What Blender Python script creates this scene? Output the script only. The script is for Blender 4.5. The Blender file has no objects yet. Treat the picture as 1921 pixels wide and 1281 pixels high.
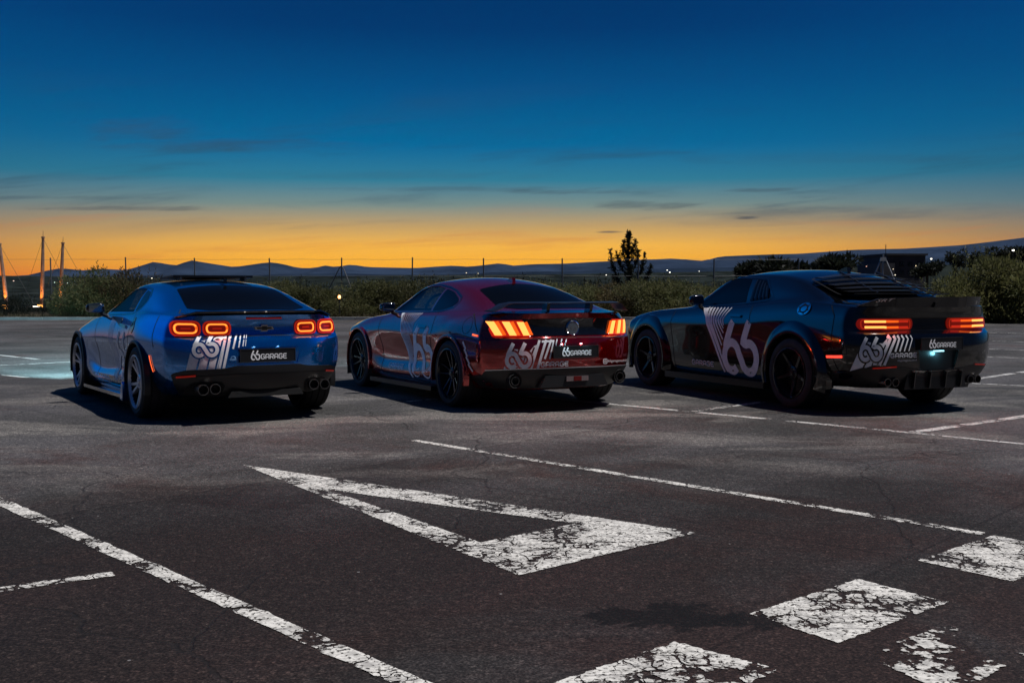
import bpy, bmesh, math, random
import numpy as np
from mathutils import Vector, Matrix, geometry
from mathutils.bvhtree import BVHTree

random.seed(7)
R = math.radians
SC = bpy.context.scene
COL = SC.collection

# ------------------------------------------------------------------ camera
CAM_H = 1.2202
PITCH = 0.0473
FPX = 2013.6                      # focal length in pixels of a 1921 px wide frame
cd = bpy.data.cameras.new('camera')
cd.sensor_width = 36.0
cd.lens = FPX / 1921.0 * 36.0
cd.clip_start = 0.1
cd.clip_end = 80000
cam = bpy.data.objects.new('camera', cd)
cam.location = (0, 0, CAM_H)
cam.rotation_euler = (math.pi / 2 - PITCH, 0, 0)
COL.objects.link(cam)
SC.camera = cam

# ------------------------------------------------------------------ view
SC.view_settings.view_transform = 'Standard'
SC.view_settings.look = 'None'
SC.view_settings.exposure = 0.0
SC.view_settings.gamma = 1.0
SC.view_settings.use_curve_mapping = False

# ------------------------------------------------------------------ world: dusk sky
wd = bpy.data.worlds.new('World')
SC.world = wd
wd.use_nodes = True
wt = wd.node_tree
wt.nodes.clear()


class NT:
    """small helper for building node trees"""
    def __init__(s, tree):
        s.t = tree

    def n(s, typ, **kw):
        nd = s.t.nodes.new(typ)
        for k, v in kw.items():
            setattr(nd, k, v)
        return nd

    def link(s, a, b):
        s.t.links.new(a, b)

    def _in(s, sock, v):
        if v is None:
            return
        if hasattr(v, 'is_output') or isinstance(v, bpy.types.NodeSocket):
            s.t.links.new(v, sock)
        else:
            sock.default_value = v

    def math(s, op, a, b=None, c=None, clamp=False):
        nd = s.n('ShaderNodeMath', operation=op, use_clamp=clamp)
        s._in(nd.inputs[0], a); s._in(nd.inputs[1], b); s._in(nd.inputs[2], c)
        return nd.outputs[0]

    def mapr(s, v, a, b, c=0.0, d=1.0, smooth=True):
        nd = s.n('ShaderNodeMapRange', interpolation_type='SMOOTHSTEP' if smooth else 'LINEAR', clamp=True) if smooth else s.n('ShaderNodeMapRange', clamp=True)
        s._in(nd.inputs[0], v)
        nd.inputs[1].default_value = a; nd.inputs[2].default_value = b
        nd.inputs[3].default_value = c; nd.inputs[4].default_value = d
        return nd.outputs[0]

    def mix(s, f, a, b, mode='MIX'):
        nd = s.n('ShaderNodeMix', data_type='RGBA', blend_type=mode)
        s._in(nd.inputs[0], f)
        s._in(nd.inputs[6], a); s._in(nd.inputs[7], b)
        return nd.outputs[2]

    def ramp(s, v, stops, interp='LINEAR'):
        nd = s.n('ShaderNodeValToRGB')
        s._in(nd.inputs[0], v)
        cr = nd.color_ramp
        cr.interpolation = interp
        while len(cr.elements) > len(stops):
            cr.elements.remove(cr.elements[-1])
        while len(cr.elements) < len(stops):
            cr.elements.new(0.5)
        for e, (p, c) in zip(cr.elements, stops):
            e.position = p
            e.color = c if len(c) == 4 else (*c, 1)
        return nd.outputs[0]

    def noise(s, vec, scale, detail=3, rough=0.5, dist=0.0):
        nd = s.n('ShaderNodeTexNoise')
        if vec is not None:
            s.link(vec, nd.inputs['Vector'])
        nd.inputs['Scale'].default_value = scale
        nd.inputs['Detail'].default_value = detail
        nd.inputs['Roughness'].default_value = rough
        nd.inputs['Distortion'].default_value = dist
        return nd.outputs[0]

    def scalev(s, vec, sc, loc=(0, 0, 0), rot=(0, 0, 0)):
        nd = s.n('ShaderNodeMapping')
        s.link(vec, nd.inputs[0])
        nd.inputs['Location'].default_value = loc
        nd.inputs['Rotation'].default_value = rot
        nd.inputs['Scale'].default_value = sc
        return nd.outputs[0]


def lin(r, g, b):
    f = lambda c: ((c / 255 + 0.055) / 1.055) ** 2.4 if c > 10 else c / 255 / 12.92
    return (f(r), f(g), f(b), 1)


def build_world():
    N = NT(wt)
    tc = N.n('ShaderNodeTexCoord')
    sep = N.n('ShaderNodeSeparateXYZ')
    N.link(tc.outputs['Generated'], sep.inputs[0])
    X, Y, Z = sep.outputs
    el = N.math('ARCSINE', Z)                       # elevation, radians
    az = N.math('ARCTAN2', X, Y)                    # 0 straight ahead, + right
    # thin streaks of cloud bend the gradient a little
    gen = tc.outputs['Generated']
    # positions along the ramp: elevation 0 .. 90 deg, sqrt-stretched near the horizon
    t = N.math('POWER', N.math('MAXIMUM', N.math('DIVIDE', el, math.pi / 2), 0.0), 0.5)
    P = lambda deg: math.sqrt(max(deg, 0) / 90)
    sunward = N.ramp(t, [
        (0.0, lin(204, 100, 16)), (P(0.55), lin(246, 138, 12)), (P(1.4), lin(255, 178, 34)), (P(2.4), lin(248, 184, 66)),
        (P(3.4), lin(196, 160, 100)), (P(4.5), lin(122, 142, 136)), (P(5.8), lin(48, 124, 150)), (P(7.6), lin(0, 104, 154)),
        (P(10.5), lin(0, 80, 136)), (P(13.5), lin(0, 56, 112)), (P(17), lin(0, 48, 100)), (P(35), lin(0, 38, 84)), (1.0, lin(0, 30, 70))])
    flank = N.ramp(t, [
        (0.0, lin(170, 74, 22)), (P(0.7), lin(208, 100, 28)), (P(1.8), lin(186, 114, 56)), (P(3.0), lin(138, 118, 96)),
        (P(4.3), lin(86, 114, 124)), (P(6.0), lin(34, 104, 134)), (P(8.5), lin(4, 90, 138)), (P(11), lin(0, 76, 130)),
        (P(15), lin(0, 62, 122)), (P(30), lin(0, 56, 114)), (1.0, lin(0, 30, 70))])
    side = N.ramp(t, [
        (0.0, lin(58, 70, 84)), (P(2), lin(64, 92, 112)), (P(5), lin(30, 106, 152)), (P(10), lin(4, 112, 186)), (P(20), lin(2, 112, 198)),
        (P(38), lin(0, 62, 126)), (1.0, lin(0, 30, 70))])
    away = N.ramp(t, [
        (0.0, lin(22, 30, 46)), (P(3), lin(18, 34, 58)), (P(8), lin(8, 34, 66)), (P(20), lin(3, 34, 74)),
        (P(45), lin(0, 32, 74)), (1.0, lin(0, 30, 70))])
    a0 = N.math('ABSOLUTE', N.math('ADD', az, 0.04))
    f1 = N.mapr(a0, 0.12, 0.62)
    f2 = N.mapr(a0, 0.46, 0.85)
    f3 = N.mapr(a0, 1.05, 1.75)
    c = N.mix(f1, sunward, flank)
    c = N.mix(f2, c, side)
    c = N.mix(f3, c, away)
    # soft wispy streaks, laid out on direction (long and low)
    u = N.math('DIVIDE', X, N.math('MAXIMUM', Y, 0.05))
    v = N.math('DIVIDE', Z, N.math('MAXIMUM', Y, 0.05))
    cb = N.n('ShaderNodeCombineXYZ')
    N.link(u, cb.inputs[0]); N.link(N.math('MULTIPLY_ADD', u, -0.06, v), cb.inputs[1])
    w1 = N.noise(N.scalev(cb.outputs[0], (2.2, 24, 1), (0.3, 0.7, 0)), 1.6, 5, 0.6, 0.5)
    w1 = N.mapr(w1, 0.50, 0.74)
    band = N.math('MULTIPLY', N.mapr(el, R(2.2), R(4.5)), N.mapr(el, R(12), R(6.5)))
    w1 = N.math('MULTIPLY', w1, N.math('MULTIPLY', band, 0.55))
    c = N.mix(w1, c, lin(44, 72, 92))
    w2 = N.noise(N.scalev(cb.outputs[0], (3.0, 40, 1), (4.3, 2.2, 0)), 1.3, 4, 0.6, 0.3)
    w2 = N.math('MULTIPLY', N.mapr(w2, 0.52, 0.72), N.math('MULTIPLY', N.mapr(el, R(0.4), R(1.6)), N.mapr(el, R(5), R(3))))
    w2 = N.math('MULTIPLY', w2, N.math('SUBTRACT', 1.0, f2))
    c = N.mix(N.math('MULTIPLY', w2, 0.30), c, lin(206, 112, 52))
    # a few small dark clouds low over the glow
    nz = N.noise(N.scalev(cb.outputs[0], (22, 190, 1), (0, 0, 0), (0, 0, .05)), 1.0, 5, .65)
    for (px, py, rx, ry, k) in ((1397, 409, 31, 4.2, .8), (1142, 436, 26, 2.8, .7), (1430, 358, 70, 5.0, .5), (1215, 386, 120, 9, .42), (1060, 361, 120, 5, .34), (265, 392, 190, 5, .40), (262, 246, 130, 24, .30), (420, 276, 300, 14, .24), (860, 356, 300, 5, .24), (120, 372, 200, 4, .25), (700, 330, 320, 10, .14), (1500, 300, 300, 12, .12)):
        uc = (px - 960.5) / FPX
        vc = (545.1 - py) / FPX
        du = N.math('DIVIDE', N.math('SUBTRACT', u, uc), rx / FPX)
        dv = N.math('DIVIDE', N.math('SUBTRACT', v, vc), ry / FPX)
        d2 = N.math('ADD', N.math('MULTIPLY', du, du), N.math('MULTIPLY', dv, dv))
        d2 = N.math('ADD', d2, N.math('MULTIPLY', N.math('SUBTRACT', nz, 0.5), 4.0))
        m = N.math('MULTIPLY', N.mapr(d2, 1.3, -0.4), k)
        m = N.math('MULTIPLY', m, N.math('GREATER_THAN', Y, 0.05))
        c = N.mix(m, c, lin(58, 66, 78))
    # below the horizon: dim ground
    c = N.mix(N.mapr(Z, -0.002, -0.05), c, (0.012, 0.013, 0.016, 1))
    bg = N.n('ShaderNodeBackground')
    N.link(c, bg.inputs[0])
    bg.inputs[1].default_value = 1.0
    out = N.n('ShaderNodeOutputWorld')
    N.link(bg.outputs[0], out.inputs[0])


build_world()

# ------------------------------------------------------------------ the one key light (high, from beyond and right)
sl = bpy.data.lights.new('sun', 'SUN')
sl.energy = 4.2
sl.angle = R(0.9)
sl.color = (1.0, 0.975, 0.965)
sun = bpy.data.objects.new('sun', sl)
TO_SUN = Vector((0.43, -0.03, 1.0)).normalized()
sun.rotation_euler = TO_SUN.to_track_quat('Z', 'Y').to_euler()
sun.location = (6, 4, 20)
COL.objects.link(sun)


# ------------------------------------------------------------------ helpers
def tag(o, label=None, cat=None, group=None, kind=None):
    if label: o['label'] = label
    if cat: o['category'] = cat
    if group: o['group'] = group
    if kind: o['kind'] = kind
    return o


def empty(name, loc=(0, 0, 0), rz=0.0, label=None, cat=None, group=None):
    o = bpy.data.objects.new(name, None)
    o.empty_display_size = 0.2
    o.location = loc
    o.rotation_euler = (0, 0, rz)
    COL.objects.link(o)
    return tag(o, label, cat, group)


def mk(name, verts, faces, mat, parent=None, smooth=False, sharp=None, mats=None, fm=None):
    me = bpy.data.meshes.new(name)
    me.from_pydata([tuple(v) for v in verts], [], faces)
    for m in ([mat] if mats is None else mats):
        me.materials.append(m)
    if fm is not None:
        me.polygons.foreach_set('material_index', fm)
    if smooth:
        me.polygons.foreach_set('use_smooth', [True] * len(me.polygons))
        if sharp:
            me.set_sharp_from_angle(angle=R(sharp))
    me.update()
    o = bpy.data.objects.new(name, me)
    COL.objects.link(o)
    if parent:
        o.parent = parent
    return o


def fromdata(name, me, parent=None):
    o = bpy.data.objects.new(name, me)
    COL.objects.link(o)
    if parent:
        o.parent = parent
    return o


class MB:
    """collects simple solids into one mesh"""
    def __init__(s):
        s.v = []; s.f = []

    def add(s, vs, fs):
        b = len(s.v)
        s.v += [tuple(v) for v in vs]
        s.f += [tuple(i + b for i in f) for f in fs]

    def box(s, c, size, rot=None, taper=1.0):
        x, y, z = size[0] / 2, size[1] / 2, size[2] / 2
        vs = [Vector((sx * x * (taper if sz > 0 else 1), sy * y * (taper if sz > 0 else 1), sz * z)) for sz in (-1, 1) for sy in (-1, 1) for sx in (-1, 1)]
        if rot is not None:
            vs = [rot @ v for v in vs]
        vs = [v + Vector(c) for v in vs]
        s.add(vs, [(0, 2, 3, 1), (4, 5, 7, 6), (0, 1, 5, 4), (2, 6, 7, 3), (0, 4, 6, 2), (1, 3, 7, 5)])

    def tube(s, pts, rad, n=8, caps=True):
        pts = [Vector(p) for p in pts]
        if not hasattr(rad, '__len__'):
            rad = [rad] * len(pts)
        rings = []
        for i, p in enumerate(pts):
            d = (pts[min(i + 1, len(pts) - 1)] - pts[max(i - 1, 0)]).normalized()
            a = d.cross(Vector((0, 0, 1)))
            if a.length < 1e-3:
                a = d.cross(Vector((0, 1, 0)))
            a.normalize()
            b = d.cross(a)
            rings.append([p + (a * math.cos(2 * math.pi * k / n) + b * math.sin(2 * math.pi * k / n)) * rad[i] for k in range(n)])
        vs = [v for r in rings for v in r]
        fs = []
        for i in range(len(pts) - 1):
            for k in range(n):
                k2 = (k + 1) % n
                fs.append((i * n + k, i * n + k2, (i + 1) * n + k2, (i + 1) * n + k))
        if caps:
            fs.append(tuple(range(n - 1, -1, -1)))
            fs.append(tuple((len(pts) - 1) * n + k for k in range(n)))
        s.add(vs, fs)

    def lathe(s, prof, axis='x', c=(0, 0, 0), n=40, a0=0.0, a1=2 * math.pi):
        """prof: list of (along axis, radius)"""
        full = abs(a1 - a0 - 2 * math.pi) < 1e-6
        m = n if full else n + 1
        vs = []
        for k in range(m):
            a = a0 + (a1 - a0) * k / n
            for (t, r) in prof:
                p = (t, r * math.cos(a), r * math.sin(a)) if axis == 'x' else ((r * math.cos(a), t, r * math.sin(a)) if axis == 'y' else (r * math.cos(a), r * math.sin(a), t))
                vs.append(Vector(p) + Vector(c))
        q = len(prof)
        fs = []
        for k in range(n):
            k2 = (k + 1) % m
            for j in range(q - 1):
                fs.append((k * q + j, k * q + j + 1, k2 * q + j + 1, k2 * q + j))
        s.add(vs, fs)

    def prism(s, poly, lo, hi, plane='yz'):
        """poly in a plane, extruded along the remaining axis"""
        def P(a, b, t):
            return (t, a, b) if plane == 'yz' else ((a, t, b) if plane == 'xz' else (a, b, t))
        n = len(poly)
        vs = [P(a, b, lo) for a, b in poly] + [P(a, b, hi) for a, b in poly]
        fs = [tuple(range(n)), tuple(range(2 * n - 1, n - 1, -1))]
        for i in range(n):
            j = (i + 1) % n
            fs.append((i, i + n, j + n, j))
        s.add(vs, fs)

    def build(s, name, mat, parent=None, smooth=False, sharp=None, fix=True):
        o = mk(name, s.v, s.f, mat, parent, False, None)
        if fix:
            bm = bmesh.new(); bm.from_mesh(o.data)
            bmesh.ops.recalc_face_normals(bm, faces=bm.faces)
            bm.to_mesh(o.data); bm.free()
        if smooth:
            o.data.polygons.foreach_set('use_smooth', [True] * len(o.data.polygons))
            if sharp:
                o.data.set_sharp_from_angle(angle=R(sharp))
        return o


# ------------------------------------------------------------------ materials
MATS = {}


def pmat(name, color, rough=0.5, metal=0.0, coat=0.0, coat_ior=1.5, coat_rough=0.03, spec=0.5, emis=None, estr=0.0, bump=None, var=None):
    m = bpy.data.materials.new(name)
    m.use_nodes = True
    t = m.node_tree
    b = t.nodes['Principled BSDF']
    N = NT(t)
    b.inputs['Base Color'].default_value = (*color[:3], 1)
    b.inputs['Roughness'].default_value = rough
    b.inputs['Metallic'].default_value = metal
    b.inputs['Coat Weight'].default_value = coat
    b.inputs['Coat IOR'].default_value = coat_ior
    b.inputs['Coat Roughness'].default_value = coat_rough
    b.inputs['Specular IOR Level'].default_value = spec
    if emis:
        b.inputs['Emission Color'].default_value = (*emis[:3], 1)
        b.inputs['Emission Strength'].default_value = estr
    if var:                                     # (scale, dark factor, bright factor)
        tc = N.n('ShaderNodeTexCoord')
        nz = N.noise(tc.outputs['Object'], var[0], 4, 0.6)
        f = N.mapr(nz, 0.3, 0.7, var[1], var[2])
        mx = N.n('ShaderNodeVectorMath', operation='SCALE')
        mx.inputs[0].default_value = color[:3]
        N.link(f, mx.inputs['Scale'])
        N.link(mx.outputs[0], b.inputs['Base Color'])
    if bump:                                    # (scale, strength, distance)
        tc = N.n('ShaderNodeTexCoord')
        nz = N.noise(tc.outputs['Object'], bump[0], 4, 0.6)
        bp = N.n('ShaderNodeBump')
        bp.inputs['Strength'].default_value = bump[1]
        bp.inputs['Distance'].default_value = bump[2]
        N.link(nz, bp.inputs['Height'])
        N.link(bp.outputs[0], b.inputs['Normal'])
    MATS[name] = m
    return m


def carpaint(name, color, edge, rough, metal, coat_ior, dirt=0.2):
    """metallic flake base under a clear coat, with a little dust low on the body"""
    m = bpy.data.materials.new(name)
    m.use_nodes = True
    t = m.node_tree
    b = t.nodes['Principled BSDF']
    N = NT(t)
    tc = N.n('ShaderNodeTexCoord')
    fk = N.noise(tc.outputs['Object'], 240, 2, .6)
    col = N.mix(N.mapr(fk, .3, .7), (*edge, 1), (*color, 1))
    sep = N.n('ShaderNodeSeparateXYZ'); N.link(tc.outputs['Object'], sep.inputs[0])
    dn = N.noise(tc.outputs['Object'], 6, 5, 0.65)
    low = N.mapr(sep.outputs[2], 0.55, 0.18)
    dm = N.math('MULTIPLY', N.math('MULTIPLY', low, N.mapr(dn, 0.35, 0.75)), dirt)
    col = N.mix(dm, col, (0.11, 0.095, 0.085, 1))
    N.link(col, b.inputs['Base Color'])
    b.inputs['Metallic'].default_value = metal
    b.inputs['Roughness'].default_value = rough
    b.inputs['Coat Weight'].default_value = 1.0
    b.inputs['Coat IOR'].default_value = coat_ior
    N.link(N.math('MULTIPLY_ADD', dm, 1.2, 0.008), b.inputs['Coat Roughness'])
    return m


def glassmat(name, tint, see):
    """tinted window pane: clear reflection, 'see' = share of light let through"""
    m = bpy.data.materials.new(name)
    m.use_nodes = True
    t = m.node_tree
    t.nodes.clear()
    N = NT(t)
    tr = N.n('ShaderNodeBsdfTransparent'); tr.inputs[0].default_value = (see * tint[0], see * tint[1], see * tint[2], 1)
    gl = N.n('ShaderNodeBsdfGlossy'); gl.inputs['Roughness'].default_value = 0.02
    fr = N.n('ShaderNodeFresnel'); fr.inputs[0].default_value = 1.22
    mx = N.n('ShaderNodeMixShader')
    N.link(N.math('MULTIPLY', fr.outputs[0], .15), mx.inputs[0]); N.link(tr.outputs[0], mx.inputs[1]); N.link(gl.outputs[0], mx.inputs[2])
    o = N.n('ShaderNodeOutputMaterial'); N.link(mx.outputs[0], o.inputs[0])
    return m


def emit(name, color, strength, base=(0.2, 0.01, 0.01), rough=0.25):
    return pmat(name, base, rough, emis=color, estr=strength)


M_blue = carpaint('blue_paint', (0.001, 0.30, 0.88), (0.001, 0.20, 0.72), 0.17, 0.90, 2.0, 0.04)
M_red = carpaint('red_paint', (0.52, 0.0008, 0.002), (0.36, 0.0005, 0.001), 0.13, 0.85, 1.9, 0.02)
M_black = carpaint('black_paint', (0.003, 0.0033, 0.004), (0.002, 0.0022, 0.003), 0.12, 0.0, 1.5, 0.03)
M_trim = pmat('black_plastic', (0.014, 0.014, 0.015), 0.42, bump=(60, .2, .002))
M_satin = pmat('satin_black', (0.011, 0.011, 0.012), 0.28)
M_carbon = pmat('dark_carbon', (0.02, 0.017, 0.016), 0.35, coat=.5, var=(40, .6, 1.3))
M_gloss = pmat('gloss_black', (0.005, 0.005, 0.006), 0.08, coat=1.0, coat_ior=1.6)
M_rubber = pmat('tyre_rubber', (0.016, 0.015, 0.0145), 0.72, bump=(45, .3, .004), var=(9, .8, 1.6))
M_alloy = pmat('silver_alloy', (0.78, 0.78, 0.80), 0.30, metal=0.55)
M_blackrim = pmat('black_rim', (0.018, 0.018, 0.02), 0.26, metal=0.4, coat=.6)
M_well = pmat('wheel_well', (0.008, 0.008, 0.008), 0.9)
M_cabin = pmat('cabin_trim', (0.012, 0.012, 0.013), 0.8)
M_steel = pmat('exhaust_steel', (0.32, 0.30, 0.28), 0.32, metal=1.0, var=(30, .5, 1.1))
M_pipe = pmat('exhaust_inside', (0.004, 0.004, 0.004), 0.9)
M_disc = pmat('brake_disc', (0.07, 0.07, 0.075), 0.4, metal=1.0)
M_caliper = pmat('red_caliper', (0.45, 0.01, 0.012), 0.35)
M_vinyl = pmat('silver_vinyl', (0.88, 0.88, 0.90), 0.38, metal=0.0, spec=.2, var=(14, .90, 1.05))
M_white = pmat('white_vinyl', (0.85, 0.85, 0.86), 0.4)
M_chrome = pmat('chrome', (0.75, 0.75, 0.78), 0.08, metal=1.0)
M_plate = pmat('plate_black', (0.010, 0.010, 0.011), 0.3, coat=.3)
M_gap = pmat('panel_gap', (0.003, 0.003, 0.003), 0.9)
M_lens = emit('red_lens', (1.0, 0.03, 0.008), 0.42, (0.25, 0.004, 0.004), 0.12)
M_lensdim = emit('dark_red_lens', (1.0, 0.03, 0.01), 0.12, (0.10, 0.003, 0.003), 0.1)
M_hot = emit('lamp_core', (1.0, 0.37, 0.075), 1.95, (0.5, .1, .02))
M_ring = emit('ring_core', (1.0, 0.30, 0.04), 1.8, (0.5, .1, .02))
M_warm = emit('lamp_amber', (1.0, 0.13, 0.008), 0.95, (0.5, .05, .01))
M_rose = emit('lamp_red', (1.0, 0.035, 0.008), 0.28, (0.4, .01, .005))
M_side = emit('side_marker_lamp', (1.0, 0.13, 0.03), 1.5, (0.5, .02, .01))
M_glassdark = pmat('dark_glass', (0.002, 0.003, 0.004), 0.03, spec=.16)
M_glassrear = pmat('black_tinted_glass', (0.002, 0.0025, 0.003), 0.03, spec=.045)
M_glass = glassmat('tinted_glass', (0.9, 1.0, 0.95), 0.72)
M_mirror = pmat('mirror_glass', (0.7, 0.75, 0.8), 0.03, metal=1.0)


# ------------------------------------------------------------------ curve maths
def pchip(xs, ys):
    xs = np.asarray(xs, float); ys = np.asarray(ys, float)
    h = np.diff(xs); d = np.diff(ys) / h
    m = np.zeros(len(xs))
    for i in range(1, len(xs) - 1):
        if d[i - 1] * d[i] > 0:
            w1 = 2 * h[i] + h[i - 1]; w2 = h[i] + 2 * h[i - 1]
            m[i] = (w1 + w2) / (w1 / d[i - 1] + w2 / d[i])
    m[0] = d[0]; m[-1] = d[-1]

    def f(x):
        x = min(max(x, xs[0]), xs[-1])
        i = int(min(max(np.searchsorted(xs, x) - 1, 0), len(xs) - 2))
        t = (x - xs[i]) / h[i]
        return float((2 * t**3 - 3 * t**2 + 1) * ys[i] + (t**3 - 2 * t**2 + t) * h[i] * m[i] + (-2 * t**3 + 3 * t**2) * ys[i + 1] + (t**3 - t**2) * h[i] * m[i + 1])
    return f


def sstep(a, b, x):
    t = min(max((x - a) / (b - a), 0), 1)
    return t * t * (3 - 2 * t)


FR = [1.0, 0.93, 0.79, 0.60, 0.31, 0.0]            # column fractions from shoulder to centre line


def body_cage(S):
    """box-topology control cage of a coupe: rear, two sides, front, top and floor grids"""
    keys = S['sections']                             # [(y, [x..], [z..])]
    ky = [k[0] for k in keys]
    K = len(keys[0][1])
    fx = [pchip(ky, [k[1][i] for k in keys]) for i in range(K)]
    fz = [pchip(ky, [k[2][i] for k in keys]) for i in range(K)]
    fc = pchip([p[0] for p in S['centre']], [p[1] for p in S['centre']])
    fr_x = pchip([p[0] for p in S['rail']], [p[1] for p in S['rail']])
    fr_z = pchip([p[0] for p in S['rail']], [p[2] for p in S['rail']])
    Ys = S['stations']
    y0, y1 = Ys[0], Ys[-1]
    yC, yR = S['rear_c'], S['rear_r']
    fC, fR = S['front_c'], y1
    pw = S.get('pow', 3.0)
    n = len(Ys)

    def side(i, k):
        y = Ys[i]
        yy = y + (yR[k] - y0) * sstep(y0 + 0.55, y0, y)
        return (fx[k](y), yy, fz[k](y))

    def rearpt(k, fr):
        x, y, z = side(0, k)
        return (x * fr, yC[k] + (y - yC[k]) * fr ** pw, z + S['crown'][k] * (1 - fr * fr))

    def frontpt(k, fr):
        x, y, z = side(n - 1, k)
        b = fC + (0.06 if 3 < k < 8 else 0.0)
        return (x * fr, b + (y - b) * fr ** 2.6, z + 0.02 * (k / (K - 1)) * (1 - fr * fr))

    def top(i, j):
        fr = FR[j]
        if j == 0:
            return side(i, K - 1)
        if i == 0:
            return rearpt(K - 1, fr)
        if i == n - 1:
            return frontpt(K - 1, fr)
        y = Ys[i]
        xs, ys, zs = side(i, K - 1)
        bulge = (yC[K - 1] - yR[K - 1]) * (1 - fr ** pw) * sstep(y0 + 1.0, y0, y)
        fb = (fC - y1) * (1 - fr ** 2.6) * sstep(y1 - 0.9, y1, y)
        wc = S.get('ws_curve', 0.10) * (1 - fr * fr) * sstep(S['cowl'] - 1.0, S['cowl'] - 0.1, y) * sstep(S['cowl'] + 0.6, S['cowl'], y)
        ya = ys + bulge + fb
        yt = ya - wc
        xr, zr = fr_x(yt), fr_z(yt)
        zc = fc(yt)
        cab = sstep(S['cab'][0], S['cab'][0] + 0.25, ya) * (1 - sstep(S['cab'][1] - 0.2, S['cab'][1], ya))
        x0 = xs - 0.028 - 0.012 * cab
        z0 = zs + 0.012 + 0.004 * cab
        x0 = x0 * 1.0
        if j == 1:
            return (x0, ya, z0)
        if j == 3:
            return (xr, ya, zr)
        if j == 2:
            b = 0.022 * cab
            zz = (z0 + zr) / 2 + 0.012 * cab + (0.006)
            return ((x0 + xr) / 2 + b, ya, zz)
        if j == 4:
            return (xr * 0.52, ya, zr + (zc - zr) * 0.72)
        return (0.0, ya, zc)

    V = {}; verts = []; faces = []

    def vid(p):
        key = (round(p[0], 5), round(p[1], 5), round(p[2], 5))
        if key not in V:
            V[key] = len(verts); verts.append(p)
        return V[key]

    def grid(g, flip=False):
        for a in range(len(g) - 1):
            for b in range(len(g[0]) - 1):
                q = [vid(g[a][b]), vid(g[a][b + 1]), vid(g[a + 1][b + 1]), vid(g[a + 1][b])]
                q2 = []
                for t in q:
                    if t not in q2:
                        q2.append(t)
                if len(q2) >= 3:
                    faces.append(tuple(q2[::-1] if flip else q2))

    mir = lambda p, s: (p[0] * s, p[1], p[2])
    cols = [(FR[j], -1) for j in range(6)] + [(FR[j], 1) for j in range(4, -1, -1)]
    cj = [(j, -1) for j in range(6)] + [(j, 1) for j in range(4, -1, -1)]
    for s in (-1, 1):
        grid([[mir(side(i, k), s) for k in range(K)] for i in range(n)], s > 0)
    grid([[mir(side(0, k) if f == 1.0 else rearpt(k, f), s) for (f, s) in cols] for k in range(K)])
    grid([[mir(side(n - 1, k) if f == 1.0 else frontpt(k, f), s) for (f, s) in cols] for k in range(K)], True)
    grid([[mir(top(i, j), s) for (j, s) in cj] for i in range(n)])

    def floor(i, f):
        if i == 0:
            return side(0, 0) if f == 1.0 else rearpt(0, f)
        if i == n - 1:
            return side(n - 1, 0) if f == 1.0 else frontpt(0, f)
        x, y, z = side(i, 0)
        return (x * f, y + (0 if f == 1 else (yC[0] - yR[0]) * (1 - f ** pw) * sstep(y0 + 1, y0, Ys[i])), z)
    grid([[mir(floor(i, f), s) for (f, s) in cols] for i in range(n)], True)
    # edges to crease: along given levels on sides and rear, and shoulder
    cre = {}
    for (k, val, ya, yb, rear) in S['crease']:
        for s in (-1, 1):
            for i in range(n - 1):
                if ya <= Ys[i] and Ys[i + 1] <= yb:
                    a, b = vid(mir(side(i, k), s)), vid(mir(side(i + 1, k), s))
                    cre[(min(a, b), max(a, b))] = val
        if rear:
            row = [vid(mir(side(0, k) if f == 1.0 else rearpt(k, f), s)) for (f, s) in cols]
            for a, b in zip(row, row[1:]):
                cre[(min(a, b), max(a, b))] = val
    if S.get('rail_crease'):
        for s in (-1, 1):
            for i in range(1, n - 2):
                if S['cab'][0] - .1 < Ys[i] < S['cab'][1]:
                    a, b = vid(mir(top(i, 3), s)), vid(mir(top(i + 1, 3), s))
                    cre[(min(a, b), max(a, b))] = S['rail_crease']
    return verts, faces, cre


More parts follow.
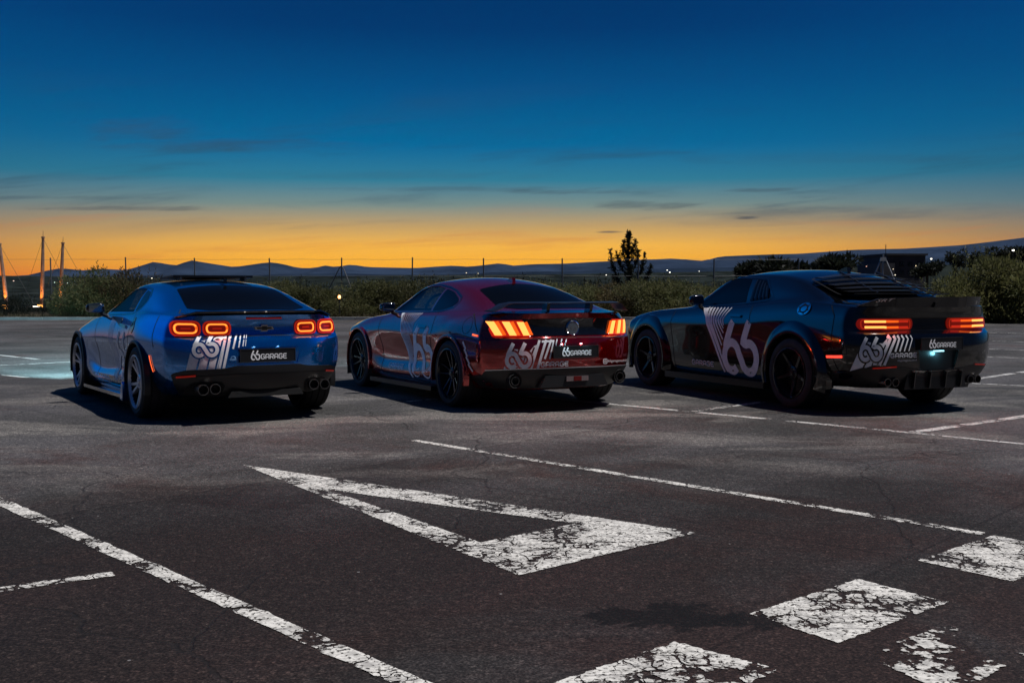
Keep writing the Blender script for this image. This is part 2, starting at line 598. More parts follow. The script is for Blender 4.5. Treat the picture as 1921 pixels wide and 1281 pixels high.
def make_body(S, paint, root):
    verts, faces, cre = body_cage(S)
    me = bpy.data.meshes.new('body_cage')
    me.from_pydata(verts, [], faces)
    bm = bmesh.new(); bm.from_mesh(me)
    bmesh.ops.recalc_face_normals(bm, faces=bm.faces)
    cl = bm.edges.layers.float.get('crease_edge') or bm.edges.layers.float.new('crease_edge')
    bm.edges.ensure_lookup_table()
    for e in bm.edges:
        a, b = sorted((e.verts[0].index, e.verts[1].index))
        if (a, b) in cre:
            e[cl] = cre[(a, b)]
    bm.to_mesh(me); bm.free()
    me.materials.append(paint)
    tmp = bpy.data.objects.new('tmp_body', me)
    COL.objects.link(tmp)
    md = tmp.modifiers.new('s', 'SUBSURF'); md.levels = 2; md.render_levels = 2
    dg = bpy.context.evaluated_depsgraph_get()
    shell = bpy.data.meshes.new_from_object(tmp.evaluated_get(dg))
    bpy.data.objects.remove(tmp)
    # closed surface for placing trim and decals
    bm = bmesh.new(); bm.from_mesh(shell)
    bmesh.ops.recalc_face_normals(bm, faces=bm.faces)
    bvh = BVHTree.FromBMesh(bm)
    bm.to_mesh(shell); bm.free()
    # openings: wheel arches, side windows, plate recess
    body = bpy.data.objects.new('tmp_body2', shell)
    COL.objects.link(body)
    cuts = []

    def cutter(mb, mat):
        o = mb.build('cut', mat); cuts.append(o)
        m = body.modifiers.new('b', 'BOOLEAN'); m.operation = 'DIFFERENCE'; m.object = o; m.solver = 'EXACT'
        m.material_mode = 'TRANSFER'
    for (wy, wz, wr) in S['arches']:
        for s in (-1, 1):
            c = MB()
            xa, xb = sorted((s * 0.56, s * 1.2))
            c.lathe([(xa, 0.0001), (xa, wr), (xb, wr), (xb, 0.0001)], 'x', (0, wy, wz), 64)
            cutter(c, M_well)
    if S.get('tunnel'):
        c = MB(); c.prism(S['tunnel'], -1.3, 1.3, 'yz'); cutter(c, M_cabin)
        zt = S['ws_top']
        c = MB(); c.prism([(.95, 1.012), (2.25, 1.012), (2.25, zt), (.95, zt)], -.585, .585, 'yz'); cutter(c, M_cabin)
    for (poly, ya, yb, mat) in S.get('rear_cuts', []):
        c = MB(); c.prism(poly, ya, yb, 'xz'); cutter(c, mat)
    dg = bpy.context.evaluated_depsgraph_get()
    fin = bpy.data.meshes.new_from_object(body.evaluated_get(dg))
    bpy.data.objects.remove(body)
    for o in cuts:
        bpy.data.objects.remove(o)
    fin.polygons.foreach_set('use_smooth', [True] * len(fin.polygons))
    fin.set_sharp_from_angle(angle=R(38))
    fin.name = 'body'
    ob = fromdata('body', fin, root)
    bm = bmesh.new(); bm.from_mesh(fin)
    bvh2 = BVHTree.FromBMesh(bm)
    bm.free()
    return ob, bvh, bvh2


# ------------------------------------------------------------------ things laid on the body surface
AX = {'side': (lambda a, b: Vector((-3, a, b)), Vector((1, 0, 0))),
      'right': (lambda a, b: Vector((3, a, b)), Vector((-1, 0, 0))),
      'rear': (lambda a, b: Vector((a, -4, b)), Vector((0, 1, 0))),
      'top': (lambda a, b: Vector((a, b, 3)), Vector((0, 0, -1)))}


def cast(bvh, view, a, b, off):
    if isinstance(view, tuple):                      # oblique: (plane y, direction)
        y0, d = view
        o = Vector((a, y0, b)) - d * 3
    else:
        fo, d = AX[view]
        o = fo(a, b)
    loc, nor, idx, dist = bvh.ray_cast(o, d)
    if loc is None:
        return None
    if nor.dot(d) > 0:
        nor = -nor
    return loc + nor * off


def resample(pts, step, closed):
    out = []
    m = len(pts)
    for i in range(m if closed else m - 1):
        a = Vector(pts[i]); b = Vector(pts[(i + 1) % m])
        k = max(1, int(math.ceil((b - a).length / step)))
        for j in range(k):
            out.append(a + (b - a) * j / k)
    if not closed:
        out.append(Vector(pts[-1]))
    return out


def roundpoly(pts, r, n=5):
    out = []
    m = len(pts)
    for i in range(m):
        p = Vector(pts[i]); a = (Vector(pts[i - 1]) - p); b = (Vector(pts[(i + 1) % m]) - p)
        rr = min(r, a.length * 0.48, b.length * 0.48)
        A = p + a.normalized() * rr; B = p + b.normalized() * rr
        for k in range(n + 1):
            t = k / n
            out.append(tuple(A * (1 - t) ** 2 + p * 2 * t * (1 - t) + B * t * t))
    return out


def fill2d(poly, step):
    bd = resample(poly, step, True)
    nb = len(bd)
    xs = [p[0] for p in bd]; ys = [p[1] for p in bd]
    pts = list(bd)

    def inside(x, y):
        c = False
        for i in range(nb):
            a, b = bd[i], bd[i - 1]
            if (a[1] > y) != (b[1] > y) and x < (b[0] - a[0]) * (y - a[1]) / (b[1] - a[1]) + a[0]:
                c = not c
        return c
    x = min(xs) + step * .5
    row = 0
    while x < max(xs):
        y = min(ys) + step * (.5 if row % 2 else .25)
        while y < max(ys):
            if inside(x, y) and min((p[0] - x) ** 2 + (p[1] - y) ** 2 for p in bd) > (step * .45) ** 2:
                pts.append(Vector((x, y)))
            y += step
        x += step; row += 1
    r = geometry.delaunay_2d_cdt([Vector(p[:2]) for p in pts], [(i, (i + 1) % nb) for i in range(nb)], [], 1, 1e-6)
    return [tuple(v) for v in r[0]], [tuple(f) for f in r[2]]


def patch(bvh, view, poly, off, step=0.04, lim=None, skirt=0.0):
    """vertices / faces of a filled outline laid on the body; skirt = depth of the turned-in rim"""
    v2, f2 = fill2d(poly, step)
    P = [cast(bvh, view, a, b, off) for a, b in v2]
    vs = []; mp = {}
    fs = []
    for f in f2:
        if any(P[i] is None for i in f):
            continue
        if lim and max((P[i] - P[j]).length for i in f for j in f) > lim:
            continue
        for i in f:
            if i not in mp:
                mp[i] = len(vs); vs.append(P[i])
        fs.append(tuple(mp[i] for i in f))
    if skirt:
        ed = {}
        for f in fs:
            for a, b in zip(f, f[1:] + f[:1]):
                ed[(a, b)] = 1
        d = view[1] if isinstance(view, tuple) else AX[view][1]
        low = {}
        for (a, b) in list(ed):
            if (b, a) not in ed:
                for t in (a, b):
                    if t not in low:
                        low[t] = len(vs); vs.append(vs[t] + d * skirt)
                fs.append((b, a, low[a], low[b]))
    return vs, fs


def ribbon2d(pts, width, step=0.03, closed=False):
    p = resample(pts, step, closed)
    n = len(p)
    L = []; Rr = []
    for i in range(n):
        if closed:
            d = p[(i + 1) % n] - p[i - 1]
        else:
            d = p[min(i + 1, n - 1)] - p[max(i - 1, 0)]
        d = Vector((d[0], d[1])).normalized()
        nn = Vector((-d[1], d[0]))
        w = width(i / max(n - 1, 1)) if callable(width) else width
        L.append(Vector(p[i][:2]) + nn * w / 2); Rr.append(Vector(p[i][:2]) - nn * w / 2)
    vs = L + Rr
    fs = [(i, (i + 1) % n, (i + 1) % n + n, i + n) for i in range(n if closed else n - 1)]
    return vs, fs


def ribbon(bvh, view, pts, width, off, step=0.03, closed=False, lim=0.12, cols=1):
    v2, f2 = ribbon2d(pts, width, step, closed)
    P = [cast(bvh, view, v[0], v[1], off) for v in v2]
    fs = []
    for f in f2:
        if any(P[i] is None for i in f):
            continue
        if max((P[i] - P[j]).length for i in f for j in f) > lim:
            continue
        fs.append(f)
    vs = [p if p is not None else Vector((0, 0, 0)) for p in P]
    used = sorted({i for f in fs for i in f})
    mp = {i: k for k, i in enumerate(used)}
    return [vs[i] for i in used], [tuple(mp[i] for i in f) for f in fs]


def arc(cx, cy, rx, ry, a0, a1, n=14):
    return [(cx + rx * math.cos(R(a0 + (a1 - a0) * i / n)), cy + ry * math.sin(R(a0 + (a1 - a0) * i / n))) for i in range(n + 1)]


def logo66():
    """strokes of the linked double-six mark in a unit box (x 0..1, y 0..1)"""
    s1 = [(.31, 1.0), (.21, .78), (.105, .55)] + arc(.265, .31, .20, .275, 145, 312, 18)
    s2 = [(.10, .48)] + arc(.265, .31, .20, .275, 128, 18, 12)[1:] + arc(.735, .31, .20, .275, 198, 470, 26) + [(.575, .595), (.64, .74), (.755, 1.0)]
    return s1, s2


GLY = {'G': [[(.9, .78), (.8, .95), (.25, .95), (.06, .8), (.06, .2), (.25, .05), (.75, .05), (.93, .2), (.93, .48), (.5, .48)]],
       'A': [[(.06, 0), (.06, .75), (.25, .95), (.75, .95), (.93, .75), (.93, 0)], [(.06, .38), (.93, .38)]],
       'R': [[(.06, 0), (.06, .95), (.78, .95), (.93, .82), (.93, .55), (.78, .42), (.06, .42)], [(.5, .42), (.93, 0)]],
       'E': [[(.93, .95), (.2, .95), (.06, .82), (.06, .18), (.2, .05), (.93, .05)], [(.06, .5), (.85, .5)]]}


def word_strokes(w, x0, x1, y0, y1):
    n = len(w)
    cw = (x1 - x0) / n
    out = []
    for i, ch in enumerate(w):
        for st in GLY[ch]:
            out.append([(x0 + cw * (i + .09 + .82 * a), y0 + (y1 - y0) * b) for a, b in st])
    return out


class Decal:
    def __init__(s, bvh):
        s.b = bvh; s.m = MB()

    def line(s, view, pts, w, off=0.003, step=0.03, closed=False):
        v, f = ribbon(s.b, view, pts, w, off, step, closed)
        s.m.add(v, f)
        return s

    def fill(s, view, poly, off=0.003, step=0.035, lim=0.12):
        v, f = patch(s.b, view, poly, off, step, lim)
        s.m.add(v, f)
        return s

    def build(s, name, mat, root):
        return s.m.build(name, mat, root, True, 40, fix=False)


def text_mesh(body, size=1.0):
    cu = bpy.data.curves.new('t', 'FONT'); cu.body = body; cu.size = size
    cu.resolution_u = 2
    o = bpy.data.objects.new('t', cu); COL.objects.link(o)
    dg = bpy.context.evaluated_depsgraph_get()
    me = bpy.data.meshes.new_from_object(o.evaluated_get(dg))
    vs = [(v.co.x, v.co.y) for v in me.vertices]; fs = [tuple(p.vertices) for p in me.polygons]
    bpy.data.objects.remove(o)
    x0 = min(v[0] for v in vs); x1 = max(v[0] for v in vs); y0 = min(v[1] for v in vs); y1 = max(v[1] for v in vs)
    return [((v[0] - x0) / (x1 - x0), (v[1] - y0) / (y1 - y0)) for v in vs], fs


def mapbox(strokes, x0, x1, y0, y1):
    return [[(x0 + (x1 - x0) * a, y0 + (y1 - y0) * b) for a, b in st] for st in strokes]


def surf_part(name, bvh, view, poly, off, mat, root, step=0.04, skirt=0.02, lim=None):
    v, f = patch(bvh, view, poly, off, step, lim, skirt)
    return mk(name, v, f, mat, root, True, 40)


# ------------------------------------------------------------------ wheels
def make_wheel(style, rad, rim, width, mats, root, pos, side, spin, caliper=None):
    """built for the left side (outer face towards -x), turned for the right"""
    h = width / 2
    s = MB()
    # rim barrel, lip and spokes (one casting)
    s.lathe([(-h + .012, rim + .006), (-h - .004, rim + .004), (-h - .006, rim - .008), (-h + .012, rim - .016), (-h + .022, rim - .018)], 'x', n=48)
    xo = -h + .012
    if style == 'star5':                 # five broad tapered single spokes
        for k in range(5):
            a = spin + 2 * math.pi * k / 5
            spoke(s, a, .052, rim - .012, .050, .036, xo + .045, xo + .012, .032)
        hub(s, xo + .030, .068)
    elif style == 'twin5':               # five pairs of spokes
        for k in range(5):
            a = spin + 2 * math.pi * k / 5
            for d in (-1, 1):
                spoke(s, a + d * .11, .050, rim - .012, .036, .034, xo + .036, xo + .006, .035, a + d * .19)
        hub(s, xo + .022, .072)
    else:                                # ten thin spokes in pairs
        for k in range(10):
            a = spin + 2 * math.pi * k / 10
            spoke(s, a, .045, rim - .012, .030, .018, xo + .040, xo + .008, .030, a + (.10 if k % 2 else -.10))
        hub(s, xo + .028, .060)
    w = s.build('wheel', mats, root, True, 30)
    ba = MB(); ba.lathe([(-h + .018, rim - .017), (-h + .05, rim - .024), (h - .02, rim - .03), (h - .02, .06)], 'x', n=40); ba.build('rim_barrel', M_well, w, True, 40)
    t = MB()
    r0 = rim
    t.lathe([(h - .01, r0), (h, r0 + .02), (h + .004, (r0 + rad) / 2), (h - .012, rad - .012), (h - .035, rad),
             (h * .5 + .006, rad + .001), (h * .5 + .005, rad - .008), (h * .5 - .005, rad - .008), (h * .5 - .006, rad + .001),
             (.006, rad + .001), (.005, rad - .008), (-.005, rad - .008), (-.006, rad + .001),
             (-h * .5 + .006, rad + .001), (-h * .5 + .005, rad - .008), (-h * .5 - .005, rad - .008), (-h * .5 - .006, rad + .001),
             (-h + .035, rad), (-h + .012, rad - .012), (-h - .004, (r0 + rad) / 2), (-h - .002, r0 + .02), (-h + .01, r0)], 'x', n=64)
    # tread sipes: short cross grooves along the shoulders are too fine to see; the ribs carry the look
    ty = t.build('tyre', M_rubber, w, True, 30)
    d = MB()
    d.lathe([(-.03, .0), (-.03, rim * .78), (-.005, rim * .78), (-.005, 0)], 'x', n=40)
    d.build('brake_disc', M_disc, w, True, 30)
    if caliper:
        c = MB()
        a0, a1 = (R(150), R(215))
        c.lathe([(-.062, rim * .58), (-.062, rim * .86), (.03, rim * .86), (.03, rim * .58)], 'x', n=8, a0=a0, a1=a1)
        c.build('brake_caliper', caliper, w, True, 30)
    w.location = (pos[0], pos[1], rad)
    if side > 0:
        w.rotation_euler = (0, 0, math.pi)
    return w


def spoke(s, a, r0, r1, w0, w1, x0, x1, depth, a_end=None):
    a_end = a if a_end is None else a_end
    d0 = Vector((0, math.cos(a), math.sin(a))); t0 = Vector((0, -math.sin(a), math.cos(a)))
    d1 = Vector((0, math.cos(a_end), math.sin(a_end))); t1 = Vector((0, -math.sin(a_end), math.cos(a_end)))
    rings = []
    for u in (0, .35, .7, 1):
        d = (d0 * (1 - u) + d1 * u).normalized(); t = (t0 * (1 - u) + t1 * u).normalized()
        r = r0 + (r1 - r0) * u; w = w0 + (w1 - w0) * u
        x = x0 + (x1 - x0) * (u ** 1.4)
        c = d * r
        rings.append([c + t * w * .36 + Vector((x, 0, 0)), c + t * w * .5 + Vector((x + depth * .3, 0, 0)), c + t * w * .5 + Vector((x + depth, 0, 0)),
                      c - t * w * .5 + Vector((x + depth, 0, 0)), c - t * w * .5 + Vector((x + depth * .3, 0, 0)), c - t * w * .36 + Vector((x, 0, 0))])
    vs = [v for r in rings for v in r]
    fs = []
    for i in range(3):
        for k in range(6):
            k2 = (k + 1) % 6
            fs.append((i * 6 + k, i * 6 + k2, (i + 1) * 6 + k2, (i + 1) * 6 + k))
    fs += [tuple(range(6)), tuple(range(23, 17, -1))]
    s.add(vs, fs)


def hub(s, x, r):
    s.lathe([(x + .05, 0), (x + .05, r), (x + .006, r), (x, r - .012), (x + .002, .032), (x - .006, .028), (x - .008, 0)], 'x', n=24)
    for k in range(5):
        a = 2 * math.pi * k / 5 + .3
        s.lathe([(x - .004, .0), (x - .004, .007), (x + .01, .009)], 'x', (0, math.cos(a) * .046, math.sin(a) * .046), 6)


# ------------------------------------------------------------------ shared car parts
def arch_lip(root, wy, wz, prof, mat, name='wheel_arch', a0=-12, a1=192):
    for s in (-1, 1):
        m = MB()
        m.lathe([(s * x, r) for (r, x) in prof], 'x', (0, wy, wz), 40, R(a0), R(a1))
        m.build(name, mat, root, True, 40)


def soft_box(name, mat, root, pts, levels=2):
    """pts: 8 corners (bottom 4, top 4); subdivided into a rounded solid"""
    me = bpy.data.meshes.new(name)
    me.from_pydata([tuple(p) for p in pts], [], [(3, 2, 1, 0), (4, 5, 6, 7), (0, 1, 5, 4), (1, 2, 6, 5), (2, 3, 7, 6), (3, 0, 4, 7)])
    bm = bmesh.new(); bm.from_mesh(me)
    bmesh.ops.subdivide_edges(bm, edges=bm.edges[:], cuts=1, use_grid_fill=True)
    for v in bm.verts:
        pass
    bmesh.ops.recalc_face_normals(bm, faces=bm.faces)
    bm.to_mesh(me); bm.free()
    o = bpy.data.objects.new('t', me); COL.objects.link(o)
    md = o.modifiers.new('s', 'SUBSURF'); md.levels = levels
    dg = bpy.context.evaluated_depsgraph_get()
    m2 = bpy.data.meshes.new_from_object(o.evaluated_get(dg))
    bpy.data.objects.remove(o)
    m2.polygons.foreach_set('use_smooth', [True] * len(m2.polygons))
    m2.materials.clear(); m2.materials.append(mat)
    return fromdata(name, m2, root)


def mirrors(root, x, y, z, mat, w=.19, hgt=.125, dep=.11):
    for s in (-1, 1):
        a = x; b = x + w
        c = [(a, y - dep * .5, z - hgt * .42), (b, y - dep * .35, z - hgt * .30), (b, y + dep * .4, z - hgt * .30), (a, y + dep * .6, z - hgt * .42),
             (a, y - dep * .5, z + hgt * .5), (b, y - dep * .35, z + hgt * .42), (b, y + dep * .3, z + hgt * .36), (a, y + dep * .5, z + hgt * .5)]
        c = [(p[0] * s, p[1], p[2]) for p in c]
        h = soft_box('wing_mirror', mat, root, c)
        g = MB()
        g.box((s * (x + w * .52), y - dep * .46, z + .004), (w * .72, .008, hgt * .62), Matrix.Rotation(s * .06, 3, 'Z'))
        g.build('mirror_glass', M_mirror, h)
        st = MB()
        st.tube([(s * (x - .07), y + .02, z - hgt * .75), (s * (x + .02), y + .01, z - hgt * .5), (s * (x + .05), y, z - hgt * .2)], [.02, .022, .025], 8)
        st.build('mirror_arm', M_trim, h, True, 40)


def wing(name, mat, root, sec, prof):
    """sec: list of (x, y, z, chord, thick); prof: closed unit profile in (y,z)"""
    vs = []; fs = []
    q = len(prof)
    for (x, y, z, c, t) in sec:
        for (a, b) in prof:
            vs.append((x, y + a * c, z + b * t))
    for i in range(len(sec) - 1):
        for k in range(q):
            k2 = (k + 1) % q
            fs.append((i * q + k, i * q + k2, (i + 1) * q + k2, (i + 1) * q + k))
    fs.append(tuple(range(q))); fs.append(tuple((len(sec) - 1) * q + k for k in range(q - 1, -1, -1)))
    m = MB(); m.add(vs, fs)
    return m.build(name, mat, root, True, 35)


AIR = [(0, .5), (.25, .9), (.6, 1.0), (.92, .62), (1.0, .45), (.97, .36), (.6, .2), (.2, .1), (.02, .25)]


def plate(root, y, z, mark_col, zlamp=True, lamp=(0.75, 0.9, 1.0), e=0.25, tilt=0.0):
    p = MB(); p.box((0, y, z), (.52, .012, .112))
    o = p.build('licence_plate', M_plate, root)
    fr = MB()
    for (cx, cz, sx, sz) in ((0, z + .058, .532, .006), (0, z - .058, .532, .006), (-.263, z, .006, .11), (.263, z, .006, .11)):
        fr.box((cx, y - .003, cz), (sx, .014, sz))
    fr.build('plate_frame', M_trim, o)
    d = MB()
    for st in mapbox(logo66(), -.165, -.075, z - .040, z + .046):
        v, f = ribbon2d(st, .013, .008)
        d.add([(a[0], y - .0085, a[1]) for a in v], f)
    for st in word_strokes('GARAGE', -.072, .185, z - .034, z + .012):
        v, f = ribbon2d(st, .0085, .012)
        d.add([(a[0], y - .0085, a[1]) for a in v], f)
    d.build('plate_lettering', mark_col, o, fix=False)
    if e:
        for sx in (-.12, .12):
            L = bpy.data.lights.new('plate_lamp', 'POINT'); L.energy = e; L.color = lamp; L.shadow_soft_size = .01
            lo = bpy.data.objects.new('plate_lamp_light', L); lo.location = (sx, y - .05, z + .085); lo.parent = o
            COL.objects.link(lo)
    return o


def exhaust(root, spots, r, y0, y1):
    for (x, z) in spots:
        m = MB()
        m.lathe([(y1, r * .8), (y0 + .01, r), (y0, r * .98), (y0, r * .86), (y0 + .10, r * .80)], 'y', (x, 0, z), 24)
        o = m.build('exhaust_tip', M_steel, root, True, 40)
        i = MB(); i.lathe([(y0 + .06, .0001), (y0 + .06, r * .84)], 'y', (x, 0, z), 20)
        i.build('pipe_bore', M_pipe, o)


def gaps(bvh, root, lines, view='side', w=.010):
    for pts in lines:
        Decal(bvh).line(view, pts, w, .0012, .02).build('panel_gap', M_gap, root)


def headlights(root, y, z, xs, col, e):
    for x in xs:
        m = MB(); m.lathe([(y - .03, .0001), (y - .03, .07), (y, .075), (y + .004, .0001)], 'y', (x, 0, z), 20)
        o = m.build('headlight', emit('headlight_lens', col, 1.5, (.6, .6, .6)), root, True, 40)
        L = bpy.data.lights.new('beam', 'SPOT'); L.energy = e; L.color = col; L.spot_size = R(34); L.spot_blend = .9; L.shadow_soft_size = .06
        lo = bpy.data.objects.new('headlight_beam', L); lo.location = (x, y + .05, z); lo.rotation_euler = (R(84), 0, 0)
        lo.parent = o
        COL.objects.link(lo)


def cabin(root, yw, ys, z, hgt):
    """what shows above the sills inside: wheel, dash top, seat backs with head rests"""
    m = MB()
    t = Matrix.Rotation(R(22), 3, 'X')
    pts = [Vector((-.37, yw, z + .02)) + t @ Vector((.18 * math.cos(a), 0, .18 * math.sin(a))) for a in [2 * math.pi * i / 28 for i in range(29)]]
    m.tube(pts, .016, 8, False)
    m.build('steering_wheel', M_trim, root, True, 60)
    for s in (-1, 1):
        a = soft_box('seat', M_cabin, root, [(s * .37 + dx, ys + dy - (.05 if dz > 0 else 0), z - .02 + dz) for dz in (-.12, hgt * .5) for (dx, dy) in ((-.24, -.08), (.24, -.08), (.24, .08), (-.24, .08))])
        soft_box('head_rest', M_cabin, a, [(s * .37 + dx, ys + dy - .07, z + hgt * .45 + dz) for dz in (0, .2) for (dx, dy) in ((-.15, -.05), (.15, -.05), (.15, .06), (-.15, .06))])


def tail_beam(root, spots, e):
    """red light thrown back and down by the lit tail lamps"""
    for p in spots:
        L = bpy.data.lights.new('tail_beam', 'SPOT'); L.energy = e; L.color = (1.0, .045, .012); L.spot_size = R(135); L.spot_blend = .6; L.shadow_soft_size = .04
        lo = bpy.data.objects.new('tail_lamp_beam', L); lo.location = p
        lo.rotation_euler = Vector((0, .80, .60)).to_track_quat('Z', 'Y').to_euler()
        lo.parent = root
        COL.objects.link(lo)


CAMPOS = Vector((0, 0, CAM_H))


def view_dir(loc, yaw, p):
    """direction, in a car's own axes, in which its tail is looked at (used to lay the corner graphics round the tail)"""
    wp = Matrix.Rotation(yaw, 3, 'Z') @ Vector(p) + Vector(loc)
    return (Matrix.Rotation(-yaw, 3, 'Z') @ (wp - CAMPOS)).normalized()


# =================================================================== SETTING
def ground_material():
    m = bpy.data.materials.new('worn_asphalt')
    m.use_nodes = True
    t = m.node_tree
    b = t.nodes['Principled BSDF']
    N = NT(t)
    g = N.n('ShaderNodeNewGeometry')
    pos = g.outputs['Position']
    st = N.scalev(pos, (1, 1, 1), rot=(0, 0, R(-48)))          # along the bays
    big = N.noise(pos, 0.32, 5, 0.62, 0.4)
    med = N.noise(N.scalev(st, (0.5, 1.5, 1)), 0.9, 5, 0.65, 0.3)
    fine = N.noise(pos, 95, 3, 0.6)
    fine2 = N.noise(pos, 28, 4, 0.7)
    c = N.ramp(big, [(0.32, (0.026, 0.026, 0.027)), (0.46, (0.044, 0.043, 0.045)), (0.58, (0.066, 0.063, 0.068)), (0.72, (0.088, 0.083, 0.090))])
    c = N.mix(N.mapr(med, 0.45, 0.72, 0, .55), c, (0.078, 0.075, 0.082, 1))
    # old reddish surface showing through, more of it near
    rd = N.noise(N.scalev(st, (1, .8, 1), (3.1, 1.2, 0)), 0.55, 6, 0.7, 0.6)
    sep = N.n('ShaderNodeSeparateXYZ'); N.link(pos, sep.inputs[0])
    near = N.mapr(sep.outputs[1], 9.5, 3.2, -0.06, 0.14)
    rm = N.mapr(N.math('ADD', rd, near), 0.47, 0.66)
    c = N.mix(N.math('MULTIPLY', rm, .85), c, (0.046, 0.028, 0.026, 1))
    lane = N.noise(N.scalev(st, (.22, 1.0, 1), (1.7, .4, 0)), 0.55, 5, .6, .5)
    c = N.mix(N.math('MULTIPLY', N.mapr(N.math('ADD', lane, N.mapr(sep.outputs[1], 3.5, 8.0, .06, -.10)), .44, .60), .65), c, (0.028, 0.026, 0.026, 1))  # dark streaks, weighted towards the camera to deepen the foreground
    # paler worn patches on the lane just behind the row of cars
    pl = N.noise(N.scalev(pos, (.8, 1.6, 1), (5.2, 3.3, 0)), 0.62, 6, .65, .6)
    pband = N.math('MULTIPLY', N.mapr(sep.outputs[1], 5.8, 8.2), N.mapr(sep.outputs[1], 16, 11, .25, 1))
    c = N.mix(N.math('MULTIPLY', N.mapr(pl, .47, .62), N.math('MULTIPLY', pband, .9)), c, (0.128, 0.120, 0.120, 1))
    # tyre scuffs
    tv = N.noise(N.scalev(pos, (.35, 5.5, 1), (0, 0, 0), (0, 0, R(17))), .8, 4, .6, .8)
    c = N.mix(N.mapr(tv, .60, .72, 0, .5), c, (0.020, 0.020, 0.020, 1))
    # rectangular repair patches with visible seams
    bk = N.n('ShaderNodeTexBrick'); N.link(N.scalev(st, (.11, .11, 1), (.37, .21, 0)), bk.inputs['Vector'])
    bk.inputs['Scale'].default_value = 1.0; bk.inputs['Mortar Size'].default_value = .0016; bk.inputs['Mortar Smooth'].default_value = .6
    bk.inputs['Color1'].default_value = (.84, .84, .84, 1); bk.inputs['Color2'].default_value = (1.22, 1.21, 1.20, 1); bk.inputs['Mortar'].default_value = (.45, .45, .45, 1)
    bk.inputs['Brick Width'].default_value = .9; bk.inputs['Row Height'].default_value = .42
    c = N.mix(.8, c, bk.outputs['Color'], 'MULTIPLY')
    # dark patches, oil stains
    dk = N.noise(N.scalev(pos, (1, 1, 1), (7, 2, 0)), 0.75, 5, 0.6, 0.5)
    c = N.mix(N.mapr(dk, 0.55, 0.76, 0, .62), c, (0.021, 0.021, 0.0205, 1))
    wob = N.noise(pos, 4.5, 6, 0.72, .8)
    for (sx, sy, rx, ry, k) in ((0.60, 3.97, .30, .17, .9), (0.88, 3.92, .16, .10, .75), (-1.5, 6.2, .5, .3, .35), (3.5, 6.6, .9, .35, .3)):
        v = N.n('ShaderNodeVectorMath', operation='SUBTRACT'); N.link(pos, v.inputs[0]); v.inputs[1].default_value = (sx, sy, 0)
        v2 = N.n('ShaderNodeVectorMath', operation='DIVIDE'); N.link(v.outputs[0], v2.inputs[0]); v2.inputs[1].default_value = (rx, ry, 1)
        ln = N.n('ShaderNodeVectorMath', operation='LENGTH'); N.link(v2.outputs[0], ln.inputs[0])
        d = N.math('ADD', ln.outputs['Value'], N.math('MULTIPLY', N.math('SUBTRACT', wob, .5), 3.2))
        c = N.mix(N.math('MULTIPLY', N.mapr(d, 1.05, .7), k), c, (0.006, 0.006, 0.006, 1))
    # aggregate: pale chips and dark pores
    sp = N.n('ShaderNodeTexVoronoi'); sp.inputs['Scale'].default_value = 70; N.link(pos, sp.inputs['Vector'])
    chip = N.math('MULTIPLY', N.mapr(sp.outputs['Distance'], .22, .08), N.mapr(fine2, .52, .66))
    c = N.mix(N.math('MULTIPLY', chip, .8), c, (0.15, 0.14, 0.13, 1))
    c = N.mix(1.0, c, N.ramp(fine, [(0.28, (.18, .18, .18)), (0.5, (.92, .92, .92)), (0.72, (2.5, 2.48, 2.42))]), 'MULTIPLY')
    c = N.mix(.75, c, N.ramp(fine2, [(0.28, (.42, .42, .42)), (0.5, (1, 1, 1)), (0.72, (1.75, 1.72, 1.68))]), 'MULTIPLY')
    cs = N.n('ShaderNodeTexVoronoi'); cs.inputs['Scale'].default_value = 64; N.link(pos, cs.inputs['Vector'])
    cg = N.n('ShaderNodeSeparateColor'); N.link(cs.outputs['Color'], cg.inputs[0])
    c = N.mix(.55, c, N.ramp(cg.outputs[0], [(0.0, (.45, .45, .45)), (0.5, (.92, .92, .92)), (0.85, (1.25, 1.22, 1.18)), (1.0, (2.6, 2.5, 2.4))]), 'MULTIPLY')
    c = N.mix(1.0, c, (1.0, 1.0, .93, 1), 'MULTIPLY')
    # foreground light fall-off painted into the asphalt colour, with a noise-broken edge
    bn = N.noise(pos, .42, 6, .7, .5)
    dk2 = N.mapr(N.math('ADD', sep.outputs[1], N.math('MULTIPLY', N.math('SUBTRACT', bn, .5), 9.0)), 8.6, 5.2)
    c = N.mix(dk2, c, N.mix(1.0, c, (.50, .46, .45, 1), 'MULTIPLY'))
    # flecks of old paint
    s2 = N.n('ShaderNodeTexVoronoi'); s2.inputs['Scale'].default_value = 9; s2.inputs['Randomness'].default_value = 1; N.link(pos, s2.inputs['Vector'])
    fl = N.math('MULTIPLY', N.math('LESS_THAN', s2.outputs['Distance'], .055), N.mapr(N.noise(pos, 1.1, 3), .55, .62))
    c = N.mix(N.math('MULTIPLY', fl, .8), c, (0.33, 0.32, 0.31, 1))
    # long cracks
    wv = N.n('ShaderNodeVectorMath', operation='ADD'); N.link(pos, wv.inputs[0])
    nz = N.n('ShaderNodeTexNoise'); nz.inputs['Scale'].default_value = 1.3; nz.inputs['Detail'].default_value = 5; N.link(pos, nz.inputs['Vector'])
    sc = N.n('ShaderNodeVectorMath', operation='SCALE'); N.link(nz.outputs['Color'], sc.inputs[0]); sc.inputs['Scale'].default_value = .55
    N.link(sc.outputs[0], wv.inputs[1])
    ck = N.n('ShaderNodeTexVoronoi', feature='DISTANCE_TO_EDGE'); ck.inputs['Scale'].default_value = 0.33; N.link(wv.outputs[0], ck.inputs['Vector'])
    cr = N.mapr(ck.outputs['Distance'], .0042, .001)
    c = N.mix(N.math('MULTIPLY', cr, .45), c, (0.010, 0.010, 0.010, 1))
